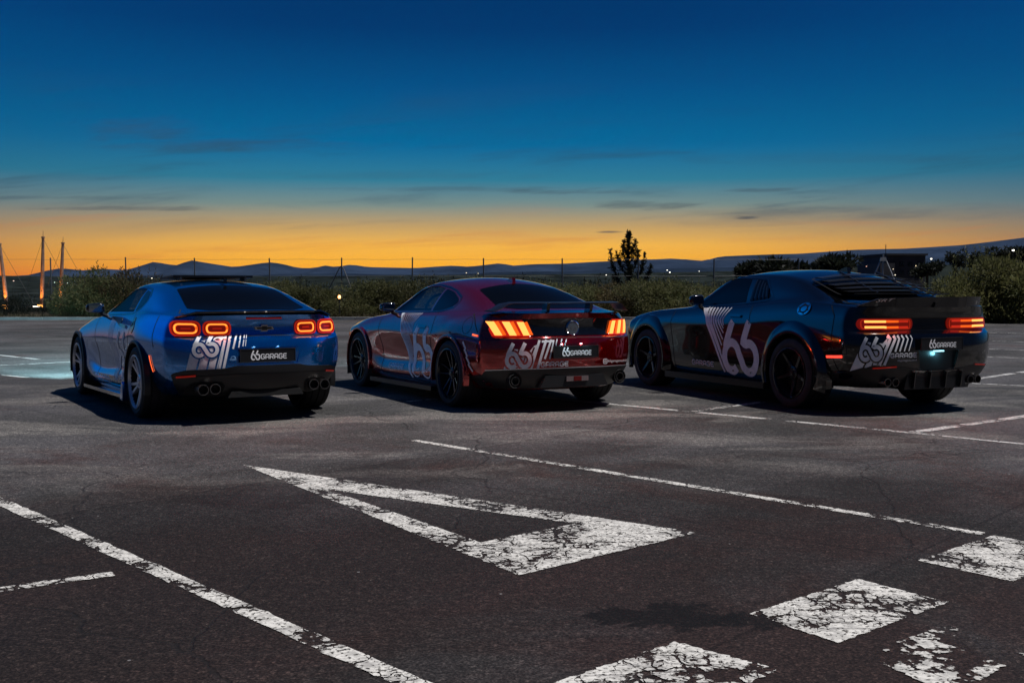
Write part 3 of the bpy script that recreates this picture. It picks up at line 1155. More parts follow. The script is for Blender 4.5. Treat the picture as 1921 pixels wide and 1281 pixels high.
    N.link(c, b.inputs['Base Color'])
    N.link(N.mapr(big, .3, .7, .92, .72), b.inputs['Roughness'])
    b.inputs['Specular IOR Level'].default_value = .16
    h = N.math('ADD', N.math('MULTIPLY', fine, .6), N.math('MULTIPLY', fine2, 1.0))
    h = N.math('SUBTRACT', h, N.math('MULTIPLY', cr, 1.5))
    bp = N.n('ShaderNodeBump'); bp.inputs['Strength'].default_value = .55; bp.inputs['Distance'].default_value = .008
    N.link(h, bp.inputs['Height']); N.link(bp.outputs[0], b.inputs['Normal'])
    return m


def paint_material(name, wear, scale, colr=(0.74, 0.71, 0.64)):
    """old road paint, cracked and flaked: gaps show the asphalt under it"""
    m = bpy.data.materials.new(name)
    m.use_nodes = True
    t = m.node_tree
    b = t.nodes['Principled BSDF']
    out = t.nodes['Material Output']
    N = NT(t)
    g = N.n('ShaderNodeNewGeometry')
    pos = g.outputs['Position']
    nz = N.n('ShaderNodeTexNoise'); nz.inputs['Scale'].default_value = 9; nz.inputs['Detail'].default_value = 4; N.link(pos, nz.inputs['Vector'])
    sc = N.n('ShaderNodeVectorMath', operation='SCALE'); N.link(nz.outputs['Color'], sc.inputs[0]); sc.inputs['Scale'].default_value = .10
    wv = N.n('ShaderNodeVectorMath', operation='ADD'); N.link(pos, wv.inputs[0]); N.link(sc.outputs[0], wv.inputs[1])
    v1 = N.n('ShaderNodeTexVoronoi', feature='DISTANCE_TO_EDGE'); v1.inputs['Scale'].default_value = scale; N.link(wv.outputs[0], v1.inputs['Vector'])
    v2 = N.n('ShaderNodeTexVoronoi', feature='DISTANCE_TO_EDGE'); v2.inputs['Scale'].default_value = scale * 2.6; N.link(wv.outputs[0], v2.inputs['Vector'])
    nb = N.noise(pos, 2.6, 5, .65)
    n2 = N.noise(pos, 16, 4, .7)
    n3 = N.noise(pos, 60, 3, .6)
    # crack width grows where the paint is worn
    wloc = N.mapr(nb, .40, .64, 0.0, 1.0)
    cw = N.math('MULTIPLY_ADD', N.math('POWER', wloc, 1.6), .12 * wear, .003)
    k1 = N.math('LESS_THAN', v1.outputs['Distance'], cw)
    k2 = N.math('MULTIPLY', N.math('LESS_THAN', v2.outputs['Distance'], N.math('MULTIPLY', cw, .9)), N.math('GREATER_THAN', wloc, .4))
    chips = N.mapr(N.math('ADD', n2, N.math('MULTIPLY', wloc, .16 * wear)), .60, .68)
    hole = N.math('MAXIMUM', N.math('MAXIMUM', k1, k2), chips)
    pores = N.mapr(N.math('ADD', n3, N.math('MULTIPLY', n2, .35)), .70, .84)
    hole = N.math('MAXIMUM', hole, pores)
    scuff = N.noise(N.scalev(pos, (1.2, 14, 1), (0, 0, 0), (0, 0, R(30))), 1.5, 4, .65)
    c = N.mix(N.mapr(n2, .35, .62), (*[x * .55 for x in colr], 1), (*colr, 1))
    c = N.mix(N.mapr(nb, .45, .75, 0, .5), c, (0.30, 0.285, 0.27, 1))
    c = N.mix(N.mapr(n3, .5, .75, 0, .5), c, (0.22, 0.21, 0.20, 1))
    c = N.mix(N.mapr(scuff, .52, .70, 0, .7), c, (0.13, 0.12, 0.115, 1))
    N.link(c, b.inputs['Base Color'])
    b.inputs['Roughness'].default_value = .8
    bp = N.n('ShaderNodeBump'); bp.inputs['Strength'].default_value = .5; bp.inputs['Distance'].default_value = .006
    N.link(N.math('ADD', n2, N.math('MULTIPLY', v1.outputs['Distance'], 2)), bp.inputs['Height']); N.link(bp.outputs[0], b.inputs['Normal'])
    tr = N.n('ShaderNodeBsdfTransparent')
    mx = N.n('ShaderNodeMixShader')
    N.link(hole, mx.inputs[0]); N.link(b.outputs[0], mx.inputs[1]); N.link(tr.outputs[0], mx.inputs[2])
    N.link(mx.outputs[0], out.inputs[0])
    return m


def build_ground():
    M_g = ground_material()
    # the car park: finely enough divided to carry a slight unevenness
    xs = [-90, -45, -25, -12, -6, -3, 0, 3, 6, 12, 25, 45, 90]
    ys = [-40, -12, 0, 3, 6, 9, 12, 16, 22, 30, 38, 44.6]
    vs = [(x, y, 0) for y in ys for x in xs]
    n = len(xs)
    fs = [(j * n + i, j * n + i + 1, (j + 1) * n + i + 1, (j + 1) * n + i) for j in range(len(ys) - 1) for i in range(n - 1)]
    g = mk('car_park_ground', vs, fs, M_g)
    tag(g, kind='structure')
    # painted markings, thin sheets over the asphalt
    M_p1 = paint_material('road_paint', .75, 7.5)
    M_p2 = paint_material('road_paint_flaked', .8, 9.0)
    M_p3 = paint_material('road_paint_far', .9, 5.0, (0.62, 0.60, 0.56))

    def sheet(name, polys, mat, z=.004):
        v = []; f = []
        for p in polys:
            bd = resample([Vector(q) for q in p], .018 if max(q[1] for q in p) < 9 else .06, True)
            p = [(q[0] + random.gauss(0, .0035), q[1] + random.gauss(0, .0035)) for q in bd]
            f.append(tuple(range(len(v), len(v) + len(p))))
            v += [(a, b, z) for a, b in p]
        return mk(name, v, f, mat, g)

    def strip(a, b, w):
        a = Vector(a); b = Vector(b); d = (b - a).normalized(); nn = Vector((-d[1], d[0])) * w / 2
        q = [a - nn, b - nn, b + nn, a + nn]
        ar = sum(q[i][0] * q[(i + 1) % 4][1] - q[(i + 1) % 4][0] * q[i][1] for i in range(4))
        return [tuple(p) for p in (q if ar > 0 else q[::-1])]
    tip = (-1.885, 7.47); obl = (0.03, 4.55); obr = (0.935, 5.36); ibl = (-0.15, 5.15); ibr = (0.335, 5.57); it = (-1.14, 6.54)
    sheet('painted_triangle', [[tip, obl, ibl, it], [tip, it, ibr, obr], [obl, obr, ibr, ibl]], M_p1)
    # long bay line in the foreground and its branch
    A0, A1 = Vector((-2.96, 6.16)), Vector((-.32, 3.29))
    dA = (A1 - A0).normalized()
    sheet('painted_line', [strip(A0 - dA * 4.4, A1 + dA * 1.5, .088)], M_p1)
    sheet('painted_line', [strip((-1.72, 4.575), (-3.4, 3.44), .075)], M_p1)
    # thin broken line across the middle
    sheet('painted_line', [strip((-.81, 8.71), (2.36, 5.33), .075)], M_p2)
    # square give-way marks
    sheet('painted_square', [[(.895, 4.0), (1.13, 3.66), (1.705, 4.15), (1.465, 4.485)][::1]], M_p2)
    sheet('painted_square', [[(1.835, 4.80), (2.10, 4.45), (2.66, 4.93), (2.40, 5.30)]], M_p2)
    sheet('painted_square', [[(0.08, 3.24), (0.34, 2.90), (0.86, 3.40), (.57, 3.675)]], M_p1)
    sheet('painted_flakes', [[(1.17, 3.55), (1.33, 3.18), (1.75, 3.58), (1.58, 3.86)]], paint_material('road_paint_remnant', 3.6, 5.0))
    sheet('painted_square', [[(2.02, 3.98), (2.28, 3.62), (2.8, 4.1), (2.6, 4.4)]], paint_material('road_paint_remnant2', 3.2, 5.0))
    # bays behind the row
    far = [((.2, 12.35), (3.42, 9.17), .09), ((3.42, 9.17), (5.6, 10.86), .11), ((1.80, 10.78), (2.75, 11.72), .09), ((3.42, 9.17), (4.9, 7.6), .07)]
    for a, b, w in far:
        sheet('painted_line', [strip(a, b, w)], M_p3)
    for (a, b, w) in (((5.2, 13.55), (8.6, 17.0), .11), ((5.55, 14.42), (7.9, 12.75), .10), ((7.4, 21.0), (12.5, 16.2), .12), ((8.6, 23.5), (15.2, 17.6), .12),
                      ((11.6, 25.9), (15.5, 22.3), .12), ((13.3, 31.5), (20, 26.0), .14), ((-9.9, 17.6), (-6.8, 15.0), .09), ((-12.0, 22.5), (-8.4, 19.0), .11), ((-5.6, 15.6), (-2.2, 18.6), .09),
                      ((-9.2, 16.6), (-5.3, 20.6), .10), ((9.0, 12.0), (14, 16.6), .12), ((-3.95, 11.2), (-3.55, 11.55), .07), ((-1.15, 11.75), (-.85, 12.05), .07)):
        sheet('painted_line', [strip(a, b, w)], M_p3, .0045)
    # kerb along the far edge
    M_k = pmat('kerb_concrete', (0.36, 0.36, 0.35), .85, bump=(14, .4, .02), var=(1.2, .75, 1.15))
    kb = MB()
    xk = -75.0
    k = tag(empty('kerb', (0, 44.7, 0)), kind='structure')
    k.empty_display_size = .1
    base = MB(); base.box((0, 0, .055), (.985, .22, .13))
    kme = base.build('kerb_stone', M_k)
    kdata = kme.data
    bpy.data.objects.remove(kme)
    x = -24.0
    while x < 24.5:
        s = fromdata('kerb_stone', kdata, k)
        s.location = (x, random.uniform(-.008, .008), random.uniform(-.006, .004))
        x += 1.0
    # planted strip beyond it, falling away
    M_soil = pmat('dry_soil', (0.055, 0.047, 0.036), .95, spec=0.0, bump=(6, .6, .05), var=(1.5, .6, 1.4))
    vs = []; fs = []
    xs = np.linspace(-95, 95, 60); ys = [44.75, 46, 48, 51, 55, 60, 68, 80, 100, 140, 220, 400, 900]
    for j, y in enumerate(ys):
        for x in xs:
            d = y - 44.75
            z = .06 + .10 * math.sin(x * .7 + y) * min(d, 1) - (max(y - 62, 0) * .05 if y < 140 else 3.9 + (y - 140) * .02)
            vs.append((x * (1 + d * .012), y, z))
    n = len(xs)
    for j in range(len(ys) - 1):
        for i in range(n - 1):
            fs.append((j * n + i, j * n + i + 1, (j + 1) * n + i + 1, (j + 1) * n + i))
    tag(mk('planted_verge', vs, fs, M_soil, None, True), kind='structure')
    # the plain below, out to the hills
    M_plain = pmat('distant_plain', (0.020, 0.026, 0.026), .95, spec=0.0, var=(.004, .6, 1.3))
    vs = [(-15000, -9000, -34), (15000, -9000, -34), (15000, 15500, -34), (-15000, 15500, -34)]
    tag(mk('plain', vs, [(0, 1, 2, 3)], M_plain), kind='structure')
    return g


GROUND = build_ground()


def at(px, py, Y):
    """a point of the place seen towards a given direction, at depth Y"""
    return Vector(((px - 960.5) / FPX * Y, Y, CAM_H + (545.1 - py) / FPX * Y))


def ridge(name, prof, Yd, depth, mat, base_z, rough, seed):
    """a range of hills: a real slope rising to an uneven crest and falling behind it"""
    rnd = np.random.RandomState(seed)
    px = np.linspace(prof[0][0], prof[-1][0], 260)
    top = np.interp(px, [p[0] for p in prof], [p[1] for p in prof])
    jit = np.zeros(len(px))
    for o in range(1, 6):
        k = 2 ** o
        jit += np.interp(np.linspace(0, k * 4, len(px)), np.arange(k * 4 + 1), rnd.randn(k * 4 + 1)) * rough / k
    rows = []
    us = (0, .25, .5, .75, .92, 1.0, 1.3, 1.8)
    fold = np.interp(np.linspace(0, 60, len(px)), np.arange(61), rnd.randn(61))
    for u in us:
        r = []
        for i, p in enumerate(px):
            c = at(p, top[i] + jit[i], Yd)
            hgt = c.z - base_z
            s = (u ** 1.3 if u <= 1 else 1 - (u - 1) * .9)
            y = Yd - depth * (1 - u) + fold[i] * depth * .035 * (1 - abs(1 - u)) * (0 if u == 1 else 1)
            r.append((c.x, y, base_z + hgt * s))
        rows.append(r)
    n = len(px)
    vs = [v for r in rows for v in r]
    fs = [(j * n + i, j * n + i + 1, (j + 1) * n + i + 1, (j + 1) * n + i) for j in range(len(us) - 1) for i in range(n - 1)]
    return tag(mk(name, vs, fs, mat, None, True), kind='structure')


MTN = [(-900, 512), (-500, 505), (-200, 515), (0, 518), (60, 515), (115, 503), (160, 508), (190, 505), (240, 508), (290, 492), (330, 500), (360, 490), (400, 497), (440, 503), (505, 494), (530, 497), (560, 505),
       (590, 505), (610, 500), (630, 503), (660, 498), (690, 503), (780, 505), (850, 500), (880, 502), (940, 495), (960, 500), (1000, 497), (1060, 496), (1120, 492), (1180, 489), (1220, 487),
       (1260, 485), (1320, 490), (1350, 482), (1400, 480), (1460, 478), (1500, 477), (1600, 470), (1700, 468), (1800, 461), (1860, 454), (1921, 446), (2100, 430), (2500, 440), (2900, 470)]
M_mtn = pmat('mountain_scrub', (0.020, 0.032, 0.056), .95, spec=0.0, var=(.0015, .6, 1.4))
ridge('foothills', [(-900, 514), (-300, 519), (60, 521), (180, 517), (330, 514), (470, 516), (620, 512), (800, 514), (930, 509), (1080, 508), (1230, 503), (1370, 500), (1500, 494), (1650, 488), (1800, 482), (1921, 472), (2300, 462), (2900, 480)], 6500, 1500, pmat('foothill_scrub', (0.012, 0.020, 0.034), .95, spec=0.0, var=(.003, .6, 1.4)), -34, 2.6, 17)
M_wood = pmat('far_woodland', (0.014, 0.018, 0.016), .95, spec=0.0, var=(.02, .5, 1.5))
ridge('mountains', MTN, 12000, 2600, M_mtn, -34, 2.2, 3)
ridge('wooded_hills', [(-900, 520), (0, 518), (200, 521), (480, 518), (760, 516), (1000, 516), (1250, 512), (1500, 506), (1700, 500), (1921, 494), (2400, 480), (2900, 490)], 2600, 900, M_wood, -34, 2.4, 9)
# wooded slope rising on the right, close by
ridge('right_hillside', [(1180, 560), (1330, 535), (1420, 506), (1500, 500), (1600, 500), (1700, 508), (1780, 500), (1850, 490), (1921, 478), (2200, 450), (2700, 440)], 260, 120, M_wood, -6, 3.0, 21)


# ------------------------------------------------------------------ vegetation
def leafmat(name, c1, c2, c3):
    m = bpy.data.materials.new(name)
    m.use_nodes = True
    t = m.node_tree
    b = t.nodes['Principled BSDF']
    N = NT(t)
    tc = N.n('ShaderNodeTexCoord')
    oi = N.n('ShaderNodeObjectInfo')
    n1 = N.noise(tc.outputs['Object'], 1.6, 4, .6)
    n2 = N.noise(tc.outputs['Object'], 14, 3, .6)
    c = N.mix(N.mapr(n1, .38, .62), (*c1, 1), (*c2, 1))
    c = N.mix(N.math('MULTIPLY', N.mapr(n2, .5, .7), N.mapr(oi.outputs['Random'], 0, 1, .1, 1.0)), c, (*c3, 1))
    vv = N.n('ShaderNodeHueSaturation'); N.link(c, vv.inputs['Color']); N.link(N.mapr(oi.outputs['Random'], 0, 1, .65, 1.35, False), vv.inputs['Value']); N.link(N.mapr(oi.outputs['Random'], 0, 1, .485, .51, False), vv.inputs['Hue'])
    c = vv.outputs[0]
    N.link(c, b.inputs['Base Color'])
    b.inputs['Roughness'].default_value = .6
    b.inputs['Specular IOR Level'].default_value = .2
    tl = N.n('ShaderNodeBsdfTranslucent'); N.link(c, tl.inputs[0])
    mx = N.n('ShaderNodeMixShader'); mx.inputs[0].default_value = .42
    N.link(b.outputs[0], mx.inputs[1]); N.link(tl.outputs[0], mx.inputs[2])
    N.link(mx.outputs[0], t.nodes['Material Output'].inputs[0])
    return m


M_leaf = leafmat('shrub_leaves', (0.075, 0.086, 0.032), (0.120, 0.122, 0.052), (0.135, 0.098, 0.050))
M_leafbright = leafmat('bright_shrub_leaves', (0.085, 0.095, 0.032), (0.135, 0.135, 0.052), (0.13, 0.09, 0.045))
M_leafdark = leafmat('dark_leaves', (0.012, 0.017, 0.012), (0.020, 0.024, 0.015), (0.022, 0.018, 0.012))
M_leafwarm = leafmat('rust_leaves', (0.080, 0.070, 0.032), (0.115, 0.092, 0.040), (0.140, 0.080, 0.036))
M_bark = pmat('bark', (0.05, 0.04, 0.03), .9, bump=(12, .5, .02))


def leaves(rnd, clumps, n, ll, lw, up=.3):
    """clumps: list of (centre, radii); returns verts, faces of leaf-sized blades"""
    vs = []; fs = []
    vol = np.array([c[1][0] * c[1][1] * c[1][2] for c in clumps]) ** .7
    pr = vol / vol.sum()
    pick = rnd.choice(len(clumps), n, p=pr)
    for i in range(n):
        c, r = clumps[pick[i]]
        d = rnd.randn(3); d /= np.linalg.norm(d)
        rad = rnd.uniform(.35, 1.08) ** .6
        p = np.array(c) + d * np.array(r) * rad
        if p[2] < .03:
            continue
        g = d + np.array([0, 0, up]) + rnd.randn(3) * .55
        g /= np.linalg.norm(g)
        s = np.cross(g, rnd.randn(3)); s /= np.linalg.norm(s) + 1e-9
        L = ll * rnd.uniform(.6, 1.35); w = lw * rnd.uniform(.7, 1.3)
        b = len(vs)
        vs += [p - s * w * .5 + g * L * .3, p, p + s * w * .5 + g * L * .35, p + g * L]
        fs.append((b, b + 1, b + 2, b + 3))
    return vs, fs


def shrub_variant(seed, w, h, n, mat, ll=.11, lw=.042):
    rnd = np.random.RandomState(seed)
    clumps = []
    for i in range(16):
        a = rnd.uniform(0, 2 * math.pi); q = math.sqrt(rnd.uniform(0, 1))
        hh = h * rnd.uniform(.35, .88) * (1 - .30 * q)
        clumps.append(((math.cos(a) * q * w * .42, math.sin(a) * q * w * .34, hh), (w * rnd.uniform(.12, .22), w * rnd.uniform(.12, .2), h * rnd.uniform(.12, .24))))
    for i in range(10):                                     # skirts down to the ground
        a = rnd.uniform(0, 2 * math.pi)
        clumps.append(((math.cos(a) * w * .34, math.sin(a) * w * .28, h * rnd.uniform(.08, .3)), (w * .2, w * .16, h * .2)))
    vs, fs = leaves(rnd, clumps, n, ll, lw)
    # upright shoots breaking the outline
    for i in range(26):
        a = rnd.uniform(0, 2 * math.pi); q = math.sqrt(rnd.uniform(0, 1))
        x, y = math.cos(a) * q * w * .42, math.sin(a) * q * w * .34
        z0 = h * (.72 - .2 * q); L = h * rnd.uniform(.18, .42)
        tx, ty = rnd.randn() * .18, rnd.randn() * .18
        for k in range(14):
            u = k / 13
            p = np.array([x + tx * u * L, y + ty * u * L, z0 + L * u])
            g = rnd.randn(3) * .8 + np.array([0, 0, .9]); g /= np.linalg.norm(g)
            s = np.cross(g, rnd.randn(3)); s /= np.linalg.norm(s) + 1e-9
            b = len(vs)
            vs += [p - s * lw * .45 + g * ll * .25, p, p + s * lw * .45 + g * ll * .3, p + g * ll * .85]
            fs.append((b, b + 1, b + 2, b + 3))
    me = bpy.data.meshes.new('foliage')
    me.from_pydata([tuple(v) for v in vs], [], fs)
    me.materials.append(mat)
    st = MB()
    for i in range(7):
        a = rnd.uniform(0, 2 * math.pi)
        st.tube([(math.cos(a) * .08, math.sin(a) * .08, -.05), (math.cos(a) * w * .12, math.sin(a) * w * .1, h * .3), (math.cos(a) * w * .24, math.sin(a) * w * .2, h * .66)], [.03, .022, .01], 5)
    so = st.build('stems', M_bark)
    sm = so.data
    bpy.data.objects.remove(so)
    return me, sm


SHR = [shrub_variant(11 + i, 3.2, 1.75, 10500, M_leaf) for i in range(4)]
SHRW = [shrub_variant(31 + i, 3.0, 1.7, 9500, M_leafwarm) for i in range(2)]
SHRB = [shrub_variant(61 + i, 3.2, 1.75, 11000, M_leafbright, .13, .048) for i in range(2)]
SHRD = [shrub_variant(41 + i, 3.0, 1.6, 3600, M_leafdark) for i in range(2)]


def shrub(var, px, Y, sc, label, group=None, rz=None, name='shrub'):
    p = at(px, 545, Y)
    k = random.uniform(.86, 1.14)
    sc = (sc[0] * random.uniform(.85, 1.2), sc[1], sc[2] * k) if hasattr(sc, '__len__') else sc * k
    o = empty(name, (p.x, Y, 0.0), random.uniform(0, 6.28) if rz is None else rz, label, 'shrub', group)
    o.scale = sc if hasattr(sc, '__len__') else (sc, sc, sc)
    fromdata('foliage', var[0], o)
    fromdata('stems', var[1], o)
    return o


HG = 'shrubs of the hedge behind the parked cars'
hl = 'dense green shrub in the hedge row along the kerb behind the cars'
hedge = [(590, 47, (1, 1, .92)), (650, 46.6, (1, 1, .88)), (712, 47.2, (1, 1, 1.0)), (772, 46.8, (1, 1, 1.05)), (835, 48, (1.1, 1, 1.12)), (900, 47.5, (1, 1, 1.0)), (965, 48, (1, 1, 1.0)),
         (1030, 47.6, (1, 1, .95)), (1090, 46.4, (1, 1, .95)), (1148, 46.6, (1, 1, 1.0)), (1208, 46.2, (1, 1, .96)), (1268, 46.7, (1, 1, 1.02)), (1330, 46.3, (1, 1, 1.05)), (1392, 47, (1, 1, 1.1)), (1460, 47, (1, 1, 1.0)), (1530, 47, (1, 1, 1.0)), (1600, 47, (1, 1, .9)), (1668, 46.5, (1, 1, .8))]
ORD = ['first', 'second', 'third', 'fourth', 'fifth', 'sixth']
HL = {}
for j, i in enumerate((0, 1, 2)):
    HL[i] = 'green hedge shrub between blue and red cars, %s from the left' % ORD[j]
HL[3] = 'green hedge shrub right above the red car door mirror'
for j, i in enumerate((5, 6, 7)):
    HL[i] = 'green hedge shrub peeping over the red car roof, %s from the left' % ORD[j]
for j, i in enumerate((8, 9, 10, 11, 12, 13)):
    HL[i] = 'hedge shrub between red car wing and black car roof, %s from the left' % ORD[j]
for j, i in enumerate((14, 15, 16, 17)):
    HL[i] = 'hedge shrub behind the black car cabin, %s from the left' % ORD[j]
for i, (px, Y, sc) in enumerate(hedge):
    var = SHRW[i % 2] if i in (4, 9, 13) else SHR[i % 4]
    if i == 4:
        shrub(SHRW[0], px, Y, sc, 'tall rust-tinged shrub of the hedge, showing above the red car windscreen pillar')
    else:
        shrub(var, px, Y, sc, HL[i], HG)
# second, looser row behind
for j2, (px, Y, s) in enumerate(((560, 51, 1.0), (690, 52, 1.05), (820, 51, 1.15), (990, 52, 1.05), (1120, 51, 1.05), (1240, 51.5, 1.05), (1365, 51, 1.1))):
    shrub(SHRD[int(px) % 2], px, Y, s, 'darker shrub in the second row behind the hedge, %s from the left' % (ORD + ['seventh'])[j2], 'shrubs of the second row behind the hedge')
# left: big shrub behind the blue car and neighbours
shrub(SHRW[1], 232, 46.5, (1.35, 1.1, 1.30), 'big olive-brown shrub rising behind the blue car roof pillar at left')
shrub(SHR[1], 176, 46.2, (1.0, 1, 1.18), 'rounded green shrub just left of the blue car mirror')
shrub(SHRW[0], 300, 47, (1.1, 1, 1.15), 'shrub hidden behind the blue car roof, right of the big olive-brown one')
shrub(SHR[2], 380, 47.5, (1, 1, .95), 'hedge shrub behind the blue car sunroof', HG)
shrub(SHR[0], 450, 47.5, (1, 1, .95), 'hedge shrub behind the right end of the blue car roof', HG)
shrub(SHR[3], 525, 47.2, (1, 1, 1.0), 'hedge shrub rising above the blue car right tail light', HG)
LOWL = ['low dark shrub at the foot of the leaning left mast', 'low dark shrub between the left and middle masts', 'low dark shrub just right of the right mast', 'low dark shrub between the middle and right masts', 'low dark shrub between the right mast and the blue car mirror', 'low dark shrub outside the left picture edge']
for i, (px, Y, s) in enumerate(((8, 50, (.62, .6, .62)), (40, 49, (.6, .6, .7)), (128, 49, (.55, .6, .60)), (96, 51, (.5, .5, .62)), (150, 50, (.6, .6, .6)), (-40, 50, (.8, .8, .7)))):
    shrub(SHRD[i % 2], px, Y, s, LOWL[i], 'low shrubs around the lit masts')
# right: large bushes at the edge of the frame
shrub(SHRB[0], 1850, 41.5, (1.30, 1.1, 1.52), 'largest bush at right edge, beyond the black car spoiler', None, .4)
shrub(SHRB[1], 1786, 41.0, (.95, .95, 1.18), 'rounded bush right behind the black car spoiler end')
shrub(SHRB[1], 1925, 41.0, (1.2, 1.1, 1.40), 'bush cut by the right edge of the picture')
shrub(SHRB[0], 1748, 42.5, (.8, .9, .80), 'small low bush between the black car louvres and the big right bush')
# fallen clumps at the foot of the right bushes: dry grass edge
def grass_edge():
    rnd = np.random.RandomState(5)
    vs = []; fs = []
    for i in range(9000):
        x = rnd.uniform(-24, 24); y = 45.0 + abs(rnd.randn()) * .6
        h = rnd.uniform(.08, .32); w = .02
        a = rnd.uniform(0, 6.28); tx, ty = rnd.randn(2) * .12
        b = len(vs)
        vs += [(x - math.cos(a) * w, y - math.sin(a) * w, .03), (x + math.cos(a) * w, y + math.sin(a) * w, .03), (x + tx, y + ty, .03 + h)]
        fs.append((b, b + 1, b + 2))
    m = leafmat('dry_grass', (0.07, 0.06, 0.03), (0.09, 0.075, 0.04), (0.05, 0.05, 0.02))
    o = mk('dry_grass', vs, fs, m)
    tag(o, 'dry grass along the foot of the hedge behind the kerb', 'grass', kind='stuff')


grass_edge()


def conifer():
    """open-crowned cypress with several leaders, dark against the glow"""
    rnd = np.random.RandomState(4)
    Y = 54.0
    p = at(1180, 545, Y)
    root = empty('conifer_tree', (p.x, Y, 0), 0, 'dark open-crowned conifer standing against the orange sky behind the hedge', 'tree')
    tr = MB(); vs = []; fs = []
    tr.tube([(0, 0, -.1), (.02, 0, 1.2), (-.02, .02, 2.4), (-.05, 0, 3.5), (-.03, 0, 3.95)], [.11, .09, .06, .03, .012], 8)

    def spray(pts, n, spread):
        for i in range(max(8, n // 5)):
            u = rnd.uniform(0.04, 1) ** .8
            k = min(int(u * (len(pts) - 1)), len(pts) - 2); f = u * (len(pts) - 1) - k
            c = np.array(pts[k]) * (1 - f) + np.array(pts[k + 1]) * f
            d = np.array(pts[k + 1]) - np.array(pts[k]); d = d / np.linalg.norm(d)
            g = d * .55 + rnd.randn(3) * .55 + np.array([0, 0, .15]); g /= np.linalg.norm(g)
            tl = rnd.uniform(.14, .42) * (1.25 - .85 * u) * (spread / .10)
            for q in range(11):
                p = c + g * tl * q / 10
                h = g * .8 + rnd.randn(3) * .6; h /= np.linalg.norm(h)
                sd = np.cross(h, rnd.randn(3)); sd /= np.linalg.norm(sd)
                L = rnd.uniform(.06, .13); w = .02
                b = len(vs)
                vs.extend([p - sd * w, p + sd * w, p + h * L]); fs.append((b, b + 1, b + 2))
    # leaders and side boughs: (start height, azimuth, reach, rise)
    spray([(0, 0, 1.4), (-.03, 0, 2.6), (-.05, 0, 3.6), (-.02, 0, 4.1)], 1500, .10)
    for (z0, a, reach, rise, n) in ((1.1, 175, .98, 2.15, 620), (1.9, 178, .62, 1.25, 420), (1.3, 10, .80, 1.75, 560), (2.0, 20, .50, 1.2, 400), (2.5, 160, .36, .95, 190), (2.6, 30, .36, .8, 180), (1.0, 0, 1.08, 1.45, 640), (.8, 190, .8, 1.1, 640),
                                    (1.2, 80, .6, 1.2, 380), (1.2, 270, .6, 1.2, 380), (2.9, 190, .3, .75, 260), (3.0, -10, .28, .7, 240), (.6, 20, .9, .7, 420), (.6, 160, .85, .8, 420), (.5, 90, .7, .6, 260), (.5, 280, .7, .6, 260)):
        dx, dy = math.cos(R(a)) * reach, math.sin(R(a)) * reach
        pts = [(0, 0, z0), (dx * .5, dy * .5, z0 + rise * .25), (dx * .85, dy * .85, z0 + rise * .6), (dx, dy, z0 + rise)]
        tr.tube(pts, [.035, .025, .015, .006], 5)
        spray(pts, n, .10)
    tr.build('trunk', M_bark, root, True, 50)
    mk('crown', vs, fs, M_leafdark, root)


conifer()


def far_tree(px, top, base, Y, wpx, label, seed, group=None):
    """broad dark tree on the right hillside"""
    rnd = np.random.RandomState(seed)
    a = at(px, base, Y); b = at(px, top, Y)
    h = b.z - a.z; w = wpx / FPX * Y
    root = empty('hillside_tree', (a.x, Y, a.z), 0, label, 'tree', group)
    tr = MB(); tr.tube([(0, 0, -1), (0, 0, h * .4), (w * .05, 0, h * .8)], [w * .05, w * .04, w * .01], 6)
    tr.build('trunk', M_bark, root)
    cl = [((rnd.uniform(-.32, .32) * w, rnd.uniform(-.3, .3) * w, h * rnd.uniform(.42, .85)), (w * rnd.uniform(.14, .26), w * .2, h * rnd.uniform(.10, .22))) for i in range(11)]
    vs, fs = leaves(rnd, cl, 1500, w * .10, w * .05)
    mk('crown', vs, fs, M_leafdark, root)


FT = 'dark trees on the right hillside'
far_tree(1480, 490, 530, 150, 130, 'broad dark tree above the black car roof, left of the lit pylon', 1)
far_tree(1560, 480, 530, 150, 110, 'dark tree behind the black car louvres, next to the blocky building', 2)
far_tree(1425, 494, 532, 160, 90, 'leftmost of the dark trees above the black car roof', 8)
far_tree(1792, 466, 520, 130, 42, 'narrow dark tree with pointed crown above the right bushes', 3)
far_tree(1738, 492, 530, 140, 60, 'rounded dark tree just right of the blocky building', 4)
far_tree(1838, 472, 520, 130, 46, 'small dark tree between the pointed one and the right edge', 5)
far_tree(1880, 462, 510, 125, 60, 'dark tree crown below the brightest street lamp at far right', 6)
far_tree(1925, 458, 510, 125, 60, 'dark tree cut off by the right edge of the picture', 7)


